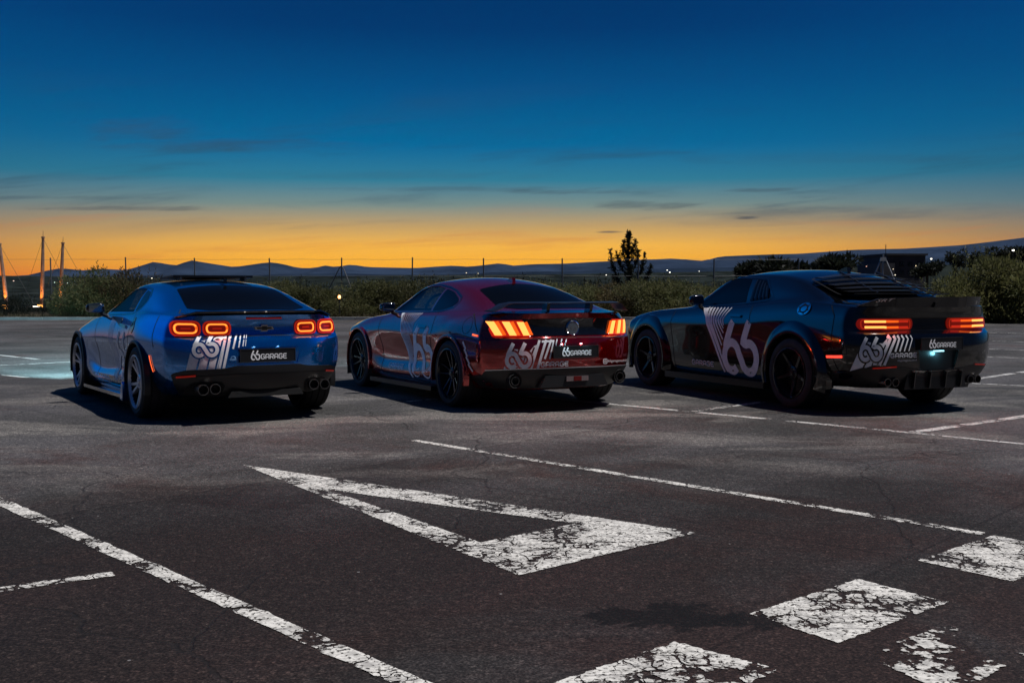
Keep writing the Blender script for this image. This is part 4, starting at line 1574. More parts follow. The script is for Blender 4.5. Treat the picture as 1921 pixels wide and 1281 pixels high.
# ------------------------------------------------------------------ fence along the back
def fence():
    M_post = pmat('galvanised_post', (0.10, 0.10, 0.105), .55, metal=.4)
    root = empty('wire_fence', (0, 49.5, 0), 0, 'tall wire fence with slim posts standing behind the hedge', 'fence')
    Y = 49.5
    m = MB(); m.tube([(0, 0, -.1), (0, 0, 2.72)], .032, 6)
    o = m.build('post', M_post); me = o.data; bpy.data.objects.remove(o)
    pxs = [-35, 98, 238, 367, 507, 641, 773, 907, 1055, 1196, 1338, 1497]
    for px in pxs:
        p = fromdata('post', me, root)
        p.location = (at(px, 545, Y).x, 0, random.uniform(-.05, .04))
        p.rotation_euler = (0, random.uniform(-.012, .012), 0)
    x = at(641, 545, Y).x
    for s, w in ((-1, .72), (1, .56)):
        b = MB(); b.tube([(x, 0, 2.35), (x + s * .10, 0, 2.25), (x + s * w, 0, 1.0), (x + s * (w + .3), 0, .1)], .026, 6)
        b.build('brace', M_post, root, True, 60)
    xa, xb = at(-60, 545, Y).x, at(1500, 545, Y).x
    for z in (2.66, 1.9, 1.1):
        w = MB(); w.tube([(xa + (xb - xa) * k / 40, 0, z - .02 * math.sin(k * math.pi / 1.6) ** 2) for k in range(41)], .0055, 4)
        w.build('wire', M_post, root)
    # braced end post of the next stretch, right of the black car roof
    Y2 = 45.6
    p = at(1655, 545, Y2)
    r2 = empty('braced_post', (p.x, Y2, 0), 0, 'pale braced fence post behind the black car rear louvres', 'post')
    M_pale = pmat('pale_post', (0.26, 0.27, 0.29), .5, metal=.3)
    for nm, pts in (('post', [(0, 0, 0), (0, 0, 2.75)]), ('brace', [(0, 0, 2.62), (-.10, 0, 2.5), (-.75, 0, .9), (-1.05, 0, .1)]), ('brace', [(0, 0, 2.62), (.12, 0, 2.5), (.82, 0, .9), (1.15, 0, .1)])):
        b = MB(); b.tube(pts, .035, 6); b.build(nm, M_pale, r2, True, 60)
    b = MB(); b.box((0, 0, 2.55), (.30, .10, .16), taper=.7); b.build('bracket', M_pale, r2)


fence()


# ------------------------------------------------------------------ lit masts at left
def masts():
    M_m = pmat('mast_steel', (0.30, 0.20, 0.15), .5, metal=.3, var=(3, .7, 1.2))
    M_c = pmat('guy_wire', (0.05, 0.05, 0.05), .6)
    Y = 77.0
    data = [((14, 577), (2, 452), 'left mast of three, leaning left at the picture edge, orange lit at its foot'),
            ((79, 576), (84, 438), 'tallest middle mast of three, orange lit at its foot'),
            ((113, 577), (121, 450), 'right mast of three, leaning right, orange lit at its foot')]
    for (b, t, label) in data:
        B = at(*b, Y); T = at(*t, Y)
        root = empty('cable_mast', (B.x, Y, -.05), 0, label, 'mast', 'three orange lit masts')
        d = T - B
        m = MB()
        m.tube([(0, 0, 0), tuple(d * .25), tuple(d * .6), tuple(d * .96)], [.15, .14, .12, .085], 10)
        m.tube([tuple(d * .95), tuple(d * .97)], [.13, .13], 10)
        m.build('pole', M_m, root, True, 40)
        s = MB(); s.tube([tuple(d * .96), tuple(d * 1.05)], [.02, .012], 5); s.build('finial', M_c, root)
        for sx, yy in ((2.2, .5), (-2.0, .6)):
            g = MB(); g.tube([tuple(d * .95), (d.x + sx, yy, .2)], .012, 4); g.build('guy_wire', M_c, root)
        f = MB(); f.box((0, -.35, .12), (.34, .22, .2), Matrix.Rotation(R(-25), 3, 'X'))
        fo = f.build('uplight', emit('uplight_lens', (1.0, .38, .06), 4.0, (.4, .2, .1)), root)
        L = bpy.data.lights.new('uplight', 'SPOT'); L.energy = 900; L.color = (1.0, .34, .05); L.spot_size = R(42); L.spot_blend = .7; L.shadow_soft_size = .08
        lo = bpy.data.objects.new('uplight_beam', L); lo.location = (0, -.55, .1)
        lo.rotation_euler = Vector((-d.x * .12, -.30, -1.0)).to_track_quat('-Z', 'Y').to_euler()
        dirv = (Vector((d.x * .3, .45, 1.6))).normalized()
        lo.rotation_euler = (-dirv).to_track_quat('Z', 'Y').to_euler()
        lo.parent = fo
        COL.objects.link(lo)
    # floodlight box and low wall by the middle mast
    p = at(70, 572, 72)
    r = empty('floodlight', (p.x, 72, 0), 0, 'small bright white floodlight at the foot of the middle mast', 'floodlight')
    a = MB(); a.box((0, 0, .11), (.5, .25, .22)); a.build('housing', M_trim, r)
    a = MB(); a.box((0, -.14, .13), (.46, .03, .12)); a.build('lens', emit('flood_lens', (1, .85, .75), 3.0, (.8, .8, .8)), r)
    p = at(68, 585, 56)
    r = empty('low_wall', (p.x, 56, 0), .1, 'low rendered planter wall on the verge below the masts', 'wall')
    M_w = pmat('old_render', (0.10, 0.08, 0.07), .9, var=(3, .7, 1.2))
    a = MB(); a.box((0, 0, .12), (1.6, .35, .36)); a.build('wall_body', M_w, r)
    a = MB(); a.box((0, 0, .33), (1.7, .42, .06)); a.build('coping', M_w, r)


masts()


# ------------------------------------------------------------------ lights of the town and hillside
def lamp_post(px, py, Y, h, r, label, col=(1, .82, .55), e=5.0, group=None):
    p = at(px, py, Y)
    root = empty('street_lamp', (p.x, Y, p.z - h), 0, label, 'street lamp', group)
    m = MB(); m.tube([(0, 0, -2), (0, 0, h)], [r * .25, r * .16], 5); m.build('pole', M_trim, root)
    b = MB(); b.lathe([(-r * .6, .0001), (-r * .5, r * .7), (0, r), (r * .5, r * .75), (r * .7, .0001)], 'z', (0, 0, h), 8)
    b.build('lamp_head', emit('lamp_glow', col, e, (.6, .5, .3)), root, True)


for (px, py, Y, r, lab, col, e) in (
        (1719, 489, 180, .22, 'street lamp at left of the pair right of the blocky building, upper', (1, .9, .7), 3), (1745, 486, 180, .30, 'bright street lamp high above the black car spoiler', (1, .95, .8), 6),
        (1716, 499, 160, .22, 'street lamp just right of the blocky building, middle height', (1, .8, .5), 3), (1754, 498, 170, .18, 'left of two close street lamps above the bushes', (1, .9, .7), 3), (1760, 497, 170, .18, 'right of two close street lamps above the bushes', (1, .9, .7), 3),
        (1722, 511, 150, .26, 'orange street lamp below the others, right of the building', (1, .62, .25), 5), (1790, 481, 140, .20, 'street lamp in front of the narrow pointed tree', (1, .95, .8), 5), (1837, 476, 140, .22, 'street lamp left of the small dark tree on the hill', (1, .95, .8), 6),
        (1898, 470, 120, .24, 'brightest lamp near the right edge on the hill', (1, .95, .85), 8), (1869, 489, 120, .20, 'lamp behind the top of the largest bush', (1, .9, .7), 5),
        (1251, 507, 900, 1.0, 'far lamp left of the close pair beyond the conifer', (1, .95, .85), 4), (1256, 511, 900, 1.1, 'brightest far lamp of the valley right of the conifer', (1, .95, .85), 5), (1311, 509, 900, .8, 'far lamp low in the valley between conifer and black car', (1, .95, .85), 3),
        (1137, 516, 900, .9, 'far lamp in the valley just left of the conifer', (1, .95, .85), 4), (875, 512, 900, .8, 'far lamp above the red car roof, left one', (1, .8, .5), 3), (897, 513, 900, .7, 'far lamp above the red car roof, right one', (1, .85, .6), 2.5),
        (27, 527, 700, .8, 'far lamp in the dark woods at left, by the leaning mast', (1, .7, .6), 2), (104, 530, 700, .8, 'greenish far lamp between the middle and right masts', (.7, 1, .85), 3), (128, 531, 700, .6, 'faint far lamp right of the right mast', (.7, 1, .9), 2), (286, 522, 700, .8, 'far lamp above the blue car pillar, upper', (1, .9, .7), 2.5),
        (1678, 516, 150, .16, 'small lamp in front of the blocky building', (1, .9, .7), 2.5), (1624, 500, 160, .16, 'reddish lamp left of the braced post', (1, .5, .4), 2), (1674, 505, 150, .14, 'upper small lamp on the face of the blocky building', (1, .8, .6), 2)):
    lamp_post(px, py, Y, max(4.0, r * 14), r * .55, lab, col, e * .6)
# low bollard lamp glowing orange in the hedge between the blue and red cars
p = at(639, 557, 45.6)
r = empty('bollard_lamp', (p.x, 45.3, 0), 0, 'small orange lamp glowing in front of the hedge between blue and red cars', 'lamp')
m = MB(); m.tube([(0, 0, 0), (0, 0, p.z - .06)], .03, 6); m.build('stem', M_trim, r)
m = MB(); m.lathe([(-.07, .0001), (-.06, .05), (0, .06), (.06, .05), (.08, .0001)], 'z', (0, 0, p.z), 8); m.build('globe', emit('globe_glow', (1, .42, .12), 6.0, (.6, .4, .2)), r, True)


def building():
    """dark blocky building on the slope right of the black car roof"""
    Y = 170
    a = at(1618, 530, Y); b = at(1710, 472, Y)
    w = b.x - a.x; h = b.z - a.z
    root = empty('hillside_building', (a.x + w / 2, Y, a.z), .12, 'dark blocky building with a stepped flat roof on the right hillside', 'building')
    M_b = pmat('building_wall', (0.045, 0.045, 0.055), .85, var=(.3, .8, 1.2))
    M_r = pmat('building_roof', (0.03, 0.03, 0.035), .8)
    M_wn = pmat('building_window', (0.01, 0.012, 0.015), .15)
    m = MB(); m.box((w * .1, 0, h * .42 - 2), (w * .8, 9, h * .84 + 4)); wl = m.build('wall', M_b, root)
    m = MB(); m.box((-w * .32, -1, h * .30 - 2), (w * .30, 8, h * .60 + 4)); m.build('wing', M_b, root)
    m = MB(); m.box((w * .1, 0, h * .87), (w * .86, 9.6, h * .06)); ro = m.build('roof', M_r, root)
    m = MB(); m.tube([(-w * .05, 0, h * .88), (-w * .05, 0, h * 1.22)], .06, 5); m.build('antenna', M_r, ro)
    for i in range(4):
        for j in range(2):
            m = MB(); m.box((w * (-.18 + .18 * i), -4.52, h * (.3 + .28 * j)), (w * .09, .1, h * .14)); m.build('window', M_wn, root)


building()


# ------------------------------------------------------------------ air between here and the mountains
def haze():
    m = bpy.data.materials.new('haze')
    m.use_nodes = True
    t = m.node_tree
    t.nodes.clear()
    v = t.nodes.new('ShaderNodeVolumePrincipled')
    v.inputs['Color'].default_value = (0.40, 0.60, 1.0, 1)
    v.inputs['Density'].default_value = 4.0e-6
    v.inputs['Anisotropy'].default_value = 0.0
    o = t.nodes.new('ShaderNodeOutputMaterial')
    t.links.new(v.outputs[0], o.inputs['Volume'])
    b = MB(); b.box((0, 3500, 400), (33000, 27000, 870))
    h = b.build('haze', m)
    tag(h, 'thin blue dusk haze over the plain towards the mountains', 'haze', kind='stuff')


# (built at the end)
# =================================================================== THE THREE CARS
# own axes of a car: x to its right, y forward, z up, origin on the ground under the rear axle
ST = [-.55, -.42, -.28, -.14, 0, .14, .28, .42, .56, .72, .9, 1.08, 1.24, 1.38, 1.52, 1.66, 1.8, 1.94, 2.08, 2.25, 2.45, 2.65, 2.85, 3.0]


def blue_car():
    loc, yaw = (-2.8295, 10.8001, 0), .5719
    root = empty('coupe', loc, yaw, 'bright blue coupe with silver graphics and ring-shaped tail lights, leftmost car', 'car')
    S = dict(
        sections=[(-.70, [.66, .755, .815, .845, .855, .855, .85, .835, .812, .755], [.25, .33, .42, .50, .60, .71, .77, .80, .92, .985]),
                  (-.35, [.79, .85, .885, .905, .915, .92, .918, .905, .87, .808], [.24, .32, .41, .50, .60, .71, .78, .83, .93, .995]),
                  (0, [.87, .90, .925, .94, .945, .948, .945, .93, .895, .84], [.22, .30, .40, .50, .60, .70, .78, .86, .94, 1.0]),
                  (.42, [.86, .90, .93, .925, .905, .91, .935, .925, .89, .84], [.17, .24, .32, .40, .48, .60, .72, .80, .91, .985]),
                  (.8, [.85, .89, .93, .915, .872, .875, .925, .92, .89, .845], [.16, .22, .31, .375, .43, .56, .70, .755, .87, .962]),
                  (1.8, [.85, .89, .925, .91, .876, .876, .915, .912, .882, .835], [.16, .21, .27, .325, .375, .54, .68, .745, .85, .935]),
                  (2.35, [.86, .895, .92, .92, .915, .915, .92, .91, .88, .825], [.18, .24, .32, .40, .47, .58, .69, .75, .83, .90]),
                  (2.81, [.87, .90, .92, .93, .932, .93, .925, .91, .875, .81], [.20, .28, .38, .48, .56, .64, .70, .75, .80, .84]),
                  (3.35, [.72, .78, .82, .84, .845, .845, .84, .83, .80, .75], [.18, .25, .33, .42, .50, .57, .62, .66, .70, .735])],
        stations=[-.70, -.62] + ST + [3.15, 3.28, 3.35],
        rear_c=[-.97, -1.03, -1.055, -1.075, -1.07, -1.065, -1.045, -.955, -.94, -.985],
        rear_r=[-.64, -.68, -.70, -.715, -.72, -.72, -.715, -.70, -.685, -.70],
        crown=[0, .0, .0, .0, .0, .005, .005, .005, .01, .012],
        front_c=3.70, cowl=1.98, cab=(-.55, 1.98), rail_crease=.3,
        centre=[(-1.0, 1.0), (-.85, 1.012), (-.72, 1.035), (-.55, 1.075), (-.3, 1.155), (0, 1.245), (.25, 1.295), (.6, 1.328), (1.0, 1.34), (1.22, 1.322), (1.6, 1.17), (1.95, 1.0), (2.1, .965), (2.6, .915), (3.1, .84), (3.7, .73)],
        rail=[(-1.0, .50, .995), (-.78, .60, 1.005), (-.55, .605, 1.035), (-.3, .60, 1.10), (0, .59, 1.19), (.25, .582, 1.245), (.6, .58, 1.283), (1.0, .585, 1.292), (1.25, .60, 1.262), (1.6, .655, 1.115), (1.93, .735, .968), (2.08, .66, .945), (2.6, .56, .895), (3.7, .42, .73)],
        crease=[(9, .55, -1, 4, False), (6, .92, .3, 3.0, False), (2, .85, .3, 2.4, False), (4, .5, .6, 2.1, False), (6, .7, 9, 9, True), (7, .5, 9, 9, True), (9, .7, 9, 9, True), (3, .3, 9, 9, True)],
        arches=[(0, .345, .378), (2.81, .345, .378)],
        ws_top=1.225,
        tunnel=[(1.78, .985), (1.34, 1.215), (1.12, 1.24), (.86, 1.245), (.71, 1.235), (.615, 1.005)],
        rear_cuts=[([(-.33, .70), (-.29, .545), (.29, .545), (.33, .70)], -1.3, -1.035, M_blue)],
    )
    body, bv, bv2 = make_body(S, M_blue, root)
    # glass
    fw = roundpoly(S['tunnel'], .03)
    for vw in ('side', 'right'):
        v, f = patch(bv, vw, fw, -.006, .06)
        mk('side_window', v, f, M_glass, root, True)
        q = roundpoly([(.665, 1.222), (.50, 1.205), (.40, 1.15), (.36, 1.105), (.41, 1.06), (.565, 1.008)], .03)
        surf_part('quarter_window', bv, vw, q, .003, M_glassdark, root, .05, .01)
        d = Decal(bv2)
        d.line(vw, [(1.80, .972), (1.34, 1.228), (1.12, 1.255), (.86, 1.26), (.55, 1.235), (.38, 1.165), (.335, 1.105), (.39, 1.045), (.58, .99), (1.0, .975), (1.4, .967), (1.80, .962)], .016, .003, .03)
        d.build('window_trim', M_gloss, root)
    rw = roundpoly([(-.50, .14), (-.58, -.50), (-.40, -.66), (0, -.70), (.40, -.66), (.58, -.50), (.50, .14), (0, .17)], .04)
    surf_part('rear_window', bv, 'top', rw, .003, M_glassrear, root, .06, .008)
    surf_part('windscreen', bv, 'top', roundpoly([(-.56, 1.30), (-.68, 1.86), (0, 2.0), (.68, 1.86), (.56, 1.30), (0, 1.24)], .04), .003, M_glass, root, .06, .008)
    # tilted glass sunroof
    sr = MB(); sr.box((0, .80, 1.356), (.84, .52, .022), Matrix.Rotation(R(-2.5), 3, 'X'))
    so = sr.build('sunroof', pmat('sunroof_glass', (.006, .006, .007), .35, spec=.1), root)
    ar = MB()
    for sx in (-.34, .34):
        ar.box((sx, .62, 1.345), (.02, .16, .045))
    ar.build('sunroof_arm', M_trim, so)
    ae = MB(); ae.prism([(.16, 1.29), (.30, 1.31), (.20, 1.345), (.165, 1.345)], -.018, .018, 'yz'); ae.build('roof_antenna', M_gloss, root)
    # tail lights: pairs of glowing rings in red lenses
    for s in (-1, 1):
        for (a, b) in ((.795, .560), (.545, .305)):
            cx, w = s * (a + b) / 2, (a - b)
            box = roundpoly([(cx - w / 2, .80), (cx + w / 2, .80), (cx + w / 2, .945), (cx - w / 2, .945)], .062, 7)
            t = surf_part('tail_light', bv, 'rear', box, .010, M_lensdim, root, .03, .03)
            rim_ = Decal(bv); rim_.line('rear', roundpoly([(cx - w / 2 + .006, .806), (cx + w / 2 - .006, .806), (cx + w / 2 - .006, .939), (cx - w / 2 + .006, .939)], .06, 7), .014, .0125, .02, True)
            rim_.build('lens_rim', M_rose, t)
            g = w / 2 - .034
            ring = roundpoly([(cx - g, .832), (cx + g, .832), (cx + g, .914), (cx - g, .914)], .040, 7)
            am = Decal(bv); am.line('rear', ring, .021, .0135, .02, True); am.build('ring_glow', M_warm, t)
            k0 = 2 if s < 0 else 0
            am = Decal(bv)
            n = len(ring)
            inner = [p for p in ring if (p[0] - cx) * s > -g * .72 or abs(p[1] - .873) > .026]
            i0 = max(range(n), key=lambda i: -(ring[i][0] - cx) * s - abs(ring[i][1] - .873) * .2)
            op = ring[i0 + 2:] + ring[:i0 - 1] if i0 > 1 else ring[2:-2]
            am.line('rear', op, .011, .015, .02); am.build('light_guide', M_ring, t)
            core = Decal(bv); core.line('rear', [(cx - g * .45, .873), (cx + g * .45, .873)], .012, .0135, .03); core.build('lens_core', M_rose, t)
    # side markers
    for s, vw in ((-1, 'side'), (1, 'right')):
        mk2 = Decal(bv2); mk2.line(vw, [(-.415, .62), (-.455, .47)], .020, .008, .02); mk2.build('side_marker', M_side, root)
    # rear lip spoiler
    sec = []
    for i in range(21):
        u = -1 + i / 10
        x = u * .755
        yb = -.985 + .275 * abs(u) ** 3.0
        sec.append((x, yb - .035, .998 + .010 * (1 - u * u) - .03 * sstep(.8, 1, abs(u)), .17, .030 * (1 - .5 * sstep(.8, 1, abs(u)))))
    wing('spoiler', M_gloss, root, sec, [(0, .75), (.05, 1.0), (.4, .85), (1.0, .55), (1.0, .15), (.35, .1), (.06, .3)])
    bl = MB(); bl.box((0, -.965, .962), (.34, .012, .012)); bl.build('brake_lamp', M_lensdim, root)
    # tail panel, bow tie badge, bumper skirt, diffuser
    badge = MB()
    cz, y = .872, -.962
    for poly in ([(-.085, -.014), (-.028, -.014), (-.034, -.030), (.028, -.030), (.034, -.014), (.092, -.014), (.080, .014), (.028, .014), (.034, .030), (-.028, .030), (-.034, .014), (-.096, .014)],):
        badge.prism([(a, b + cz) for a, b in poly], y - .010, y + .01, 'xz')
    bo = badge.build('badge', M_chrome, root)
    bi = MB(); bi.prism([(a * .8, b * .62 + cz) for a, b in [(-.085, -.014), (-.028, -.014), (-.034, -.030), (.028, -.030), (.034, -.014), (.092, -.014), (.080, .014), (.028, .014), (.034, .030), (-.028, .030), (-.034, .014), (-.096, .014)]], y - .012, y - .009, 'xz'); bi.build('badge_face', M_gloss, bo)
    sk = roundpoly([(-.80, .465), (-.76, .36), (-.68, .255), (.68, .255), (.76, .36), (.80, .465), (.70, .50), (.40, .515), (.30, .535), (-.30, .535), (-.40, .515), (-.70, .50)], .02)
    surf_part('bumper_skirt', bv, 'rear', sk, .008, M_trim, root, .05, .05, None)
    df = MB(); df.prism([(-.36, .245), (.36, .245), (.33, .30), (-.33, .30)], -1.02, -.80, 'xz'); df.build('diffuser', M_well, root)
    ln = Decal(bv); ln.line('rear', [(-.76, .43), (-.4, .45), (0, .455), (.4, .45), (.76, .43)], .018, .016, .04); ln.build('skirt_ridge', M_satin, root)
    for s in (-1, 1):
        hs = Decal(bv); hs.fill('rear', roundpoly([(s * .66, .272), (s * .40, .272), (s * .38, .36), (s * .42, .395), (s * .64, .385), (s * .69, .33)], .03), .014, .03); hs.build('exhaust_surround', M_gap, root)
        exhaust(root, [(s * .585, .325), (s * .475, .328)], .050, -1.0, -.85)
        rf = Decal(bv); rf.line('rear', [(s * .62, .455), (s * .76, .440)], .016, .018, .03); rf.build('reflector', M_lensdim, root)
    plate(root, -1.055, .625, M_white, e=.02, lamp=(1, .85, .75))
    # side: sill blade, black aero skirt, arches, mirrors, handle, gaps
    for s in (-1, 1):
        b = MB()
        b.prism([(2.36, .125), (.40, .15), (.40, .185), (2.36, .16)], s * .80, s * .955, 'yz'); b.build('side_skirt', M_gloss, root)
        b = MB(); b.prism([(.46, .145), (.36, .135), (.34, .30), (.40, .32)], s * .86, s * .985, 'yz'); b.build('skirt_fin', M_blue, root)
    surf_part('door_scoop', bv2, 'side', roundpoly([(2.02, .315), (1.85, .235), (.60, .255), (.47, .33), (.60, .345)], .02), .002, M_gloss, root, .05, .004)
    lip = [(.374, .90), (.374, .957), (.384, .960), (.402, .953), (.404, .90)]
    arch_lip(root, 0, .345, lip, M_trim, a0=-14, a1=194); arch_lip(root, 2.81, .345, [(r, x - .016) for r, x in lip], M_trim, a0=-14, a1=194)
    mirrors(root, .865, 1.66, 1.025, M_gloss)
    hd = Decal(bv2); hd.line('side', [(.50, .852), (.66, .862), (.80, .868)], .032, .014, .02); hd.build('door_handle', M_gloss, root)
    vent = surf_part('mirror_base', bv2, 'side', roundpoly([(1.42, .945), (1.05, .90), (.86, .86), (.80, .915), (.85, .945)], .02), .004, M_carbon, root, .04, .01)
    inl = surf_part('quarter_vent', bv2, 'side', roundpoly([(.30, .95), (.22, .96), (.10, .86), (.16, .80), (.24, .845)], .02), .005, M_gloss, root, .04, .01)
    gaps(bv2, root, [[(1.99, .925), (1.975, .84), (1.86, .60), (1.82, .40), (1.80, .24)], [(.34, .99), (.29, .90), (.34, .70), (.45, .45), (.50, .22)], [(1.80, .237), (.50, .222)]])
    gaps(bv2, root, [[(-.40, .985), (-.44, .93), (-.46, .80), (-.50, .70)]])
    gaps(bv2, root, [[(-.72, .79), (0, .805), (.72, .79)]], 'rear', .006)
    # graphics
    V = M_vinyl
    d = Decal(bv2)
    for i in range(6):
        d.line('side', [(1.285 - .0405 * i, .937), (1.264 - .04 * i, .742), (1.117 - .04 * i, .50), (.96 - .043 * i, .295)], .010 + .002 * (i % 2), .0035)
    L = mapbox([[(1 - a, b) for a, b in st] for st in logo66()], .36, .93, .30, .80)
    for st in L:
        d.line('side', st, .075, .0035)
    d.line('side', [(.74, .29), (.62, .345)], .03); d.line('side', [(.95, .27), (.80, .345)], .012); d.line('side', [(.88, .27), (.73, .345)], .012)
    d.build('side_graphic', V, root)
    t = Decal(bv2)
    for st in word_strokes('GARAGE', 0, 1, 0, 1):
        t.line('side', [(1.55 - a * .42, .258 + b * .05) for a, b in st], .009, .0045, .03)
    t.build('side_lettering', M_vinyl, root)
    vw = (-1.05, view_dir(loc, yaw, (-.5, -1.05, .65)))
    d = Decal(bv2)
    d.fill(vw, [(-.688, .772), (-.766, .477), (-.478, .481), (-.402, .800), (-.435, .823), (-.50, .79), (-.60, .775)])
    for (a, b, w) in (((-.388, .826), (-.459, .487), .022), ((-.345, .828), (-.42, .49), .024), ((-.289, .829), (-.326, .692), .017), ((-.250, .828), (-.273, .703), .012), ((-.214, .829), (-.235, .711), .009), ((-.195, .828), (-.211, .713), .006)):
        d.line(vw, [a, b], w)
    d.build('rear_graphic', V, root)
    LL = mapbox(logo66(), -.70, -.455, .632, .822)
    o = Decal(bv2)
    for st in LL:
        o.line(vw, st, .062, .0055, .02)
    for (a, b, w) in (((-.625, .633), (-.672, .475), .014), ((-.543, .609), (-.574, .475), .014), ((-.42, .772), (-.498, .476), .015)):
        o.line(vw, [a, b], w, .0055)
    o.build('graphic_outline', M_blue, root)
    o = Decal(bv2)
    for st in LL:
        o.line(vw, st, .033, .0075, .02)
    o.build('graphic_mark', V, root)
    bd = Decal(bv2); bd.line(vw, arc(-.325, .605, .02, .02, 0, 330, 10), .010, .004, .02); bd.line(vw, [(-.357, .595), (-.29, .595)], .018, .005); bd.build('round_sticker', pmat('sticker_blue', (.12, .25, .45), .4), root)
    # wheels
    for (wy) in (0, 2.81):
        for s in (-1, 1):
            make_wheel('twin5', .345, .258, .275, M_alloy, root, (s * .808 if wy == 0 else s * .795, wy), s, .35 if wy else .9, pmat('grey_caliper', (.04, .04, .04), .4))
    cabin(root, 1.50, .78, .985, .22)
    gaps(bv2, root, [[(s_ * .64, -.50), (s_ * .70, -.66), (s_ * .66, -.80)] for s_ in (-1, 1)], 'top')
    tail_beam(root, [(s_ * x_, -.99, .85) for s_ in (-1, 1) for x_ in (.42, .66)], 3.0)
    headlights(root, 3.60, .62, (-.60, .60), (.42, .86, 1.0), 9000)


def red_car():
    loc, yaw = (.1571, 11.7189, 0), .4968
    root = empty('coupe', loc, yaw, 'dark red fastback with slanted triple-bar tail lights and black wing, middle car', 'car')
    S = dict(
        sections=[(-.66, [.72, .82, .88, .905, .91, .905, .90, .885, .86, .79], [.22, .30, .40, .50, .60, .68, .735, .765, .90, .978]),
                  (-.35, [.82, .87, .91, .925, .93, .93, .93, .915, .885, .82], [.21, .30, .40, .50, .60, .69, .75, .80, .91, .98]),
                  (0, [.89, .92, .94, .95, .955, .955, .95, .94, .905, .845], [.22, .30, .40, .50, .60, .70, .77, .84, .92, .975]),
                  (.42, [.87, .91, .935, .93, .915, .92, .938, .942, .905, .85], [.17, .24, .32, .40, .48, .58, .69, .745, .86, .965]),
                  (.8, [.86, .90, .928, .915, .880, .884, .924, .934, .898, .85], [.16, .22, .30, .37, .43, .55, .68, .735, .85, .955]),
                  (1.9, [.86, .895, .920, .91, .876, .880, .918, .928, .896, .845], [.16, .21, .275, .335, .39, .54, .68, .745, .845, .922]),
                  (2.3, [.87, .90, .925, .92, .915, .918, .927, .922, .885, .83], [.18, .24, .32, .40, .47, .57, .67, .735, .83, .90]),
                  (2.72, [.885, .915, .935, .94, .938, .93, .918, .90, .87, .81], [.20, .28, .38, .48, .56, .63, .70, .75, .81, .86]),
                  (3.28, [.74, .80, .84, .86, .865, .865, .86, .85, .82, .76], [.18, .26, .34, .42, .50, .58, .65, .70, .74, .775])],
        stations=[-.66, -.60] + ST[1:] + [3.12, 3.22, 3.28],
        rear_c=[-.93, -.98, -1.015, -1.03, -1.03, -1.03, -1.015, -.955, -.945, -.975],
        rear_r=[-.57, -.61, -.63, -.645, -.65, -.65, -.65, -.64, -.63, -.64],
        crown=[0, 0, 0, 0, 0, 0, .005, .005, .012, .018],
        front_c=3.62, cowl=1.98, cab=(-.55, 1.98), rail_crease=.3,
        centre=[(-.99, .995), (-.8, 1.012), (-.66, 1.035), (-.5, 1.078), (-.25, 1.165), (.1, 1.275), (.4, 1.338), (.8, 1.378), (1.1, 1.374), (1.35, 1.335), (1.65, 1.195), (1.97, 1.01), (2.12, .975), (2.6, .93), (3.1, .86), (3.62, .775)],
        rail=[(-.99, .50, .985), (-.75, .60, .998), (-.52, .61, 1.03), (-.25, .605, 1.10), (.1, .595, 1.20), (.4, .588, 1.265), (.7, .585, 1.305), (1.0, .59, 1.315), (1.28, .608, 1.28), (1.62, .66, 1.13), (1.93, .735, .972), (2.08, .65, .95), (2.6, .57, .905), (3.62, .43, .775)],
        crease=[(9, .55, -1, 4, False), (7, .95, .2, 2.6, False), (2, .85, .3, 2.4, False), (4, .5, .6, 2.1, False), (6, .6, 9, 9, True), (7, .5, 9, 9, True), (9, .7, 9, 9, True)],
        arches=[(0, .35, .388), (2.72, .35, .388)],
        ws_top=1.26,
        tunnel=[(1.80, .98), (1.30, 1.245), (1.12, 1.27), (.90, 1.268), (.70, 1.245), (.755, .995)],
        rear_cuts=[([(-.32, .69), (-.28, .53), (.28, .53), (.32, .69)], -1.3, -1.005, M_red)],
    )
    body, bv, bv2 = make_body(S, M_red, root)
    fw = roundpoly(S['tunnel'], .03)
    for vw in ('side', 'right'):
        v, f = patch(bv, vw, fw, -.006, .06)
        mk('side_window', v, f, M_glass, root, True)
        q = roundpoly([(.655, 1.240), (.45, 1.205), (.24, 1.135), (.19, 1.10), (.24, 1.055), (.45, 1.012), (.71, .998)], .035)
        surf_part('quarter_window', bv, vw, q, .003, M_glassdark, root, .05, .01)
        d = Decal(bv2)
        d.line(vw, [(1.83, .968), (1.30, 1.258), (1.12, 1.284), (.88, 1.284), (.62, 1.258), (.42, 1.22), (.20, 1.15), (.16, 1.10), (.20, 1.045), (.44, 1.0), (.74, .985), (1.2, .975), (1.83, .96)], .015, .003, .03)
        d.build('window_trim', M_gloss, root)
    surf_part('rear_window', bv, 'top', roundpoly([(-.50, .16), (-.585, -.46), (-.42, -.62), (0, -.67), (.42, -.62), (.585, -.46), (.50, .16), (0, .22)], .05), .003, M_glassrear, root, .06, .008)
    surf_part('windscreen', bv, 'top', roundpoly([(-.57, 1.34), (-.69, 1.86), (0, 2.0), (.69, 1.86), (.57, 1.34), (0, 1.30)], .04), .003, M_glass, root, .06, .008)
    ae = MB(); ae.prism([(.28, 1.30), (.44, 1.33), (.33, 1.365), (.29, 1.365)], -.02, .02, 'yz'); ae.build('roof_antenna', M_red, root)
    # black tail panel with round badge
    pan = roundpoly([(-.80, .765), (-.84, .85), (-.70, .932), (0, .945), (.70, .932), (.84, .85), (.80, .765), (0, .765)], .02)
    surf_part('tail_panel', bv, 'rear', pan, .004, M_gloss, root, .05, .01)
    b = MB(); b.lathe([(-.955, .0001), (-.978, .0001)][::-1] + [], 'y', (0, 0, .842), 28)
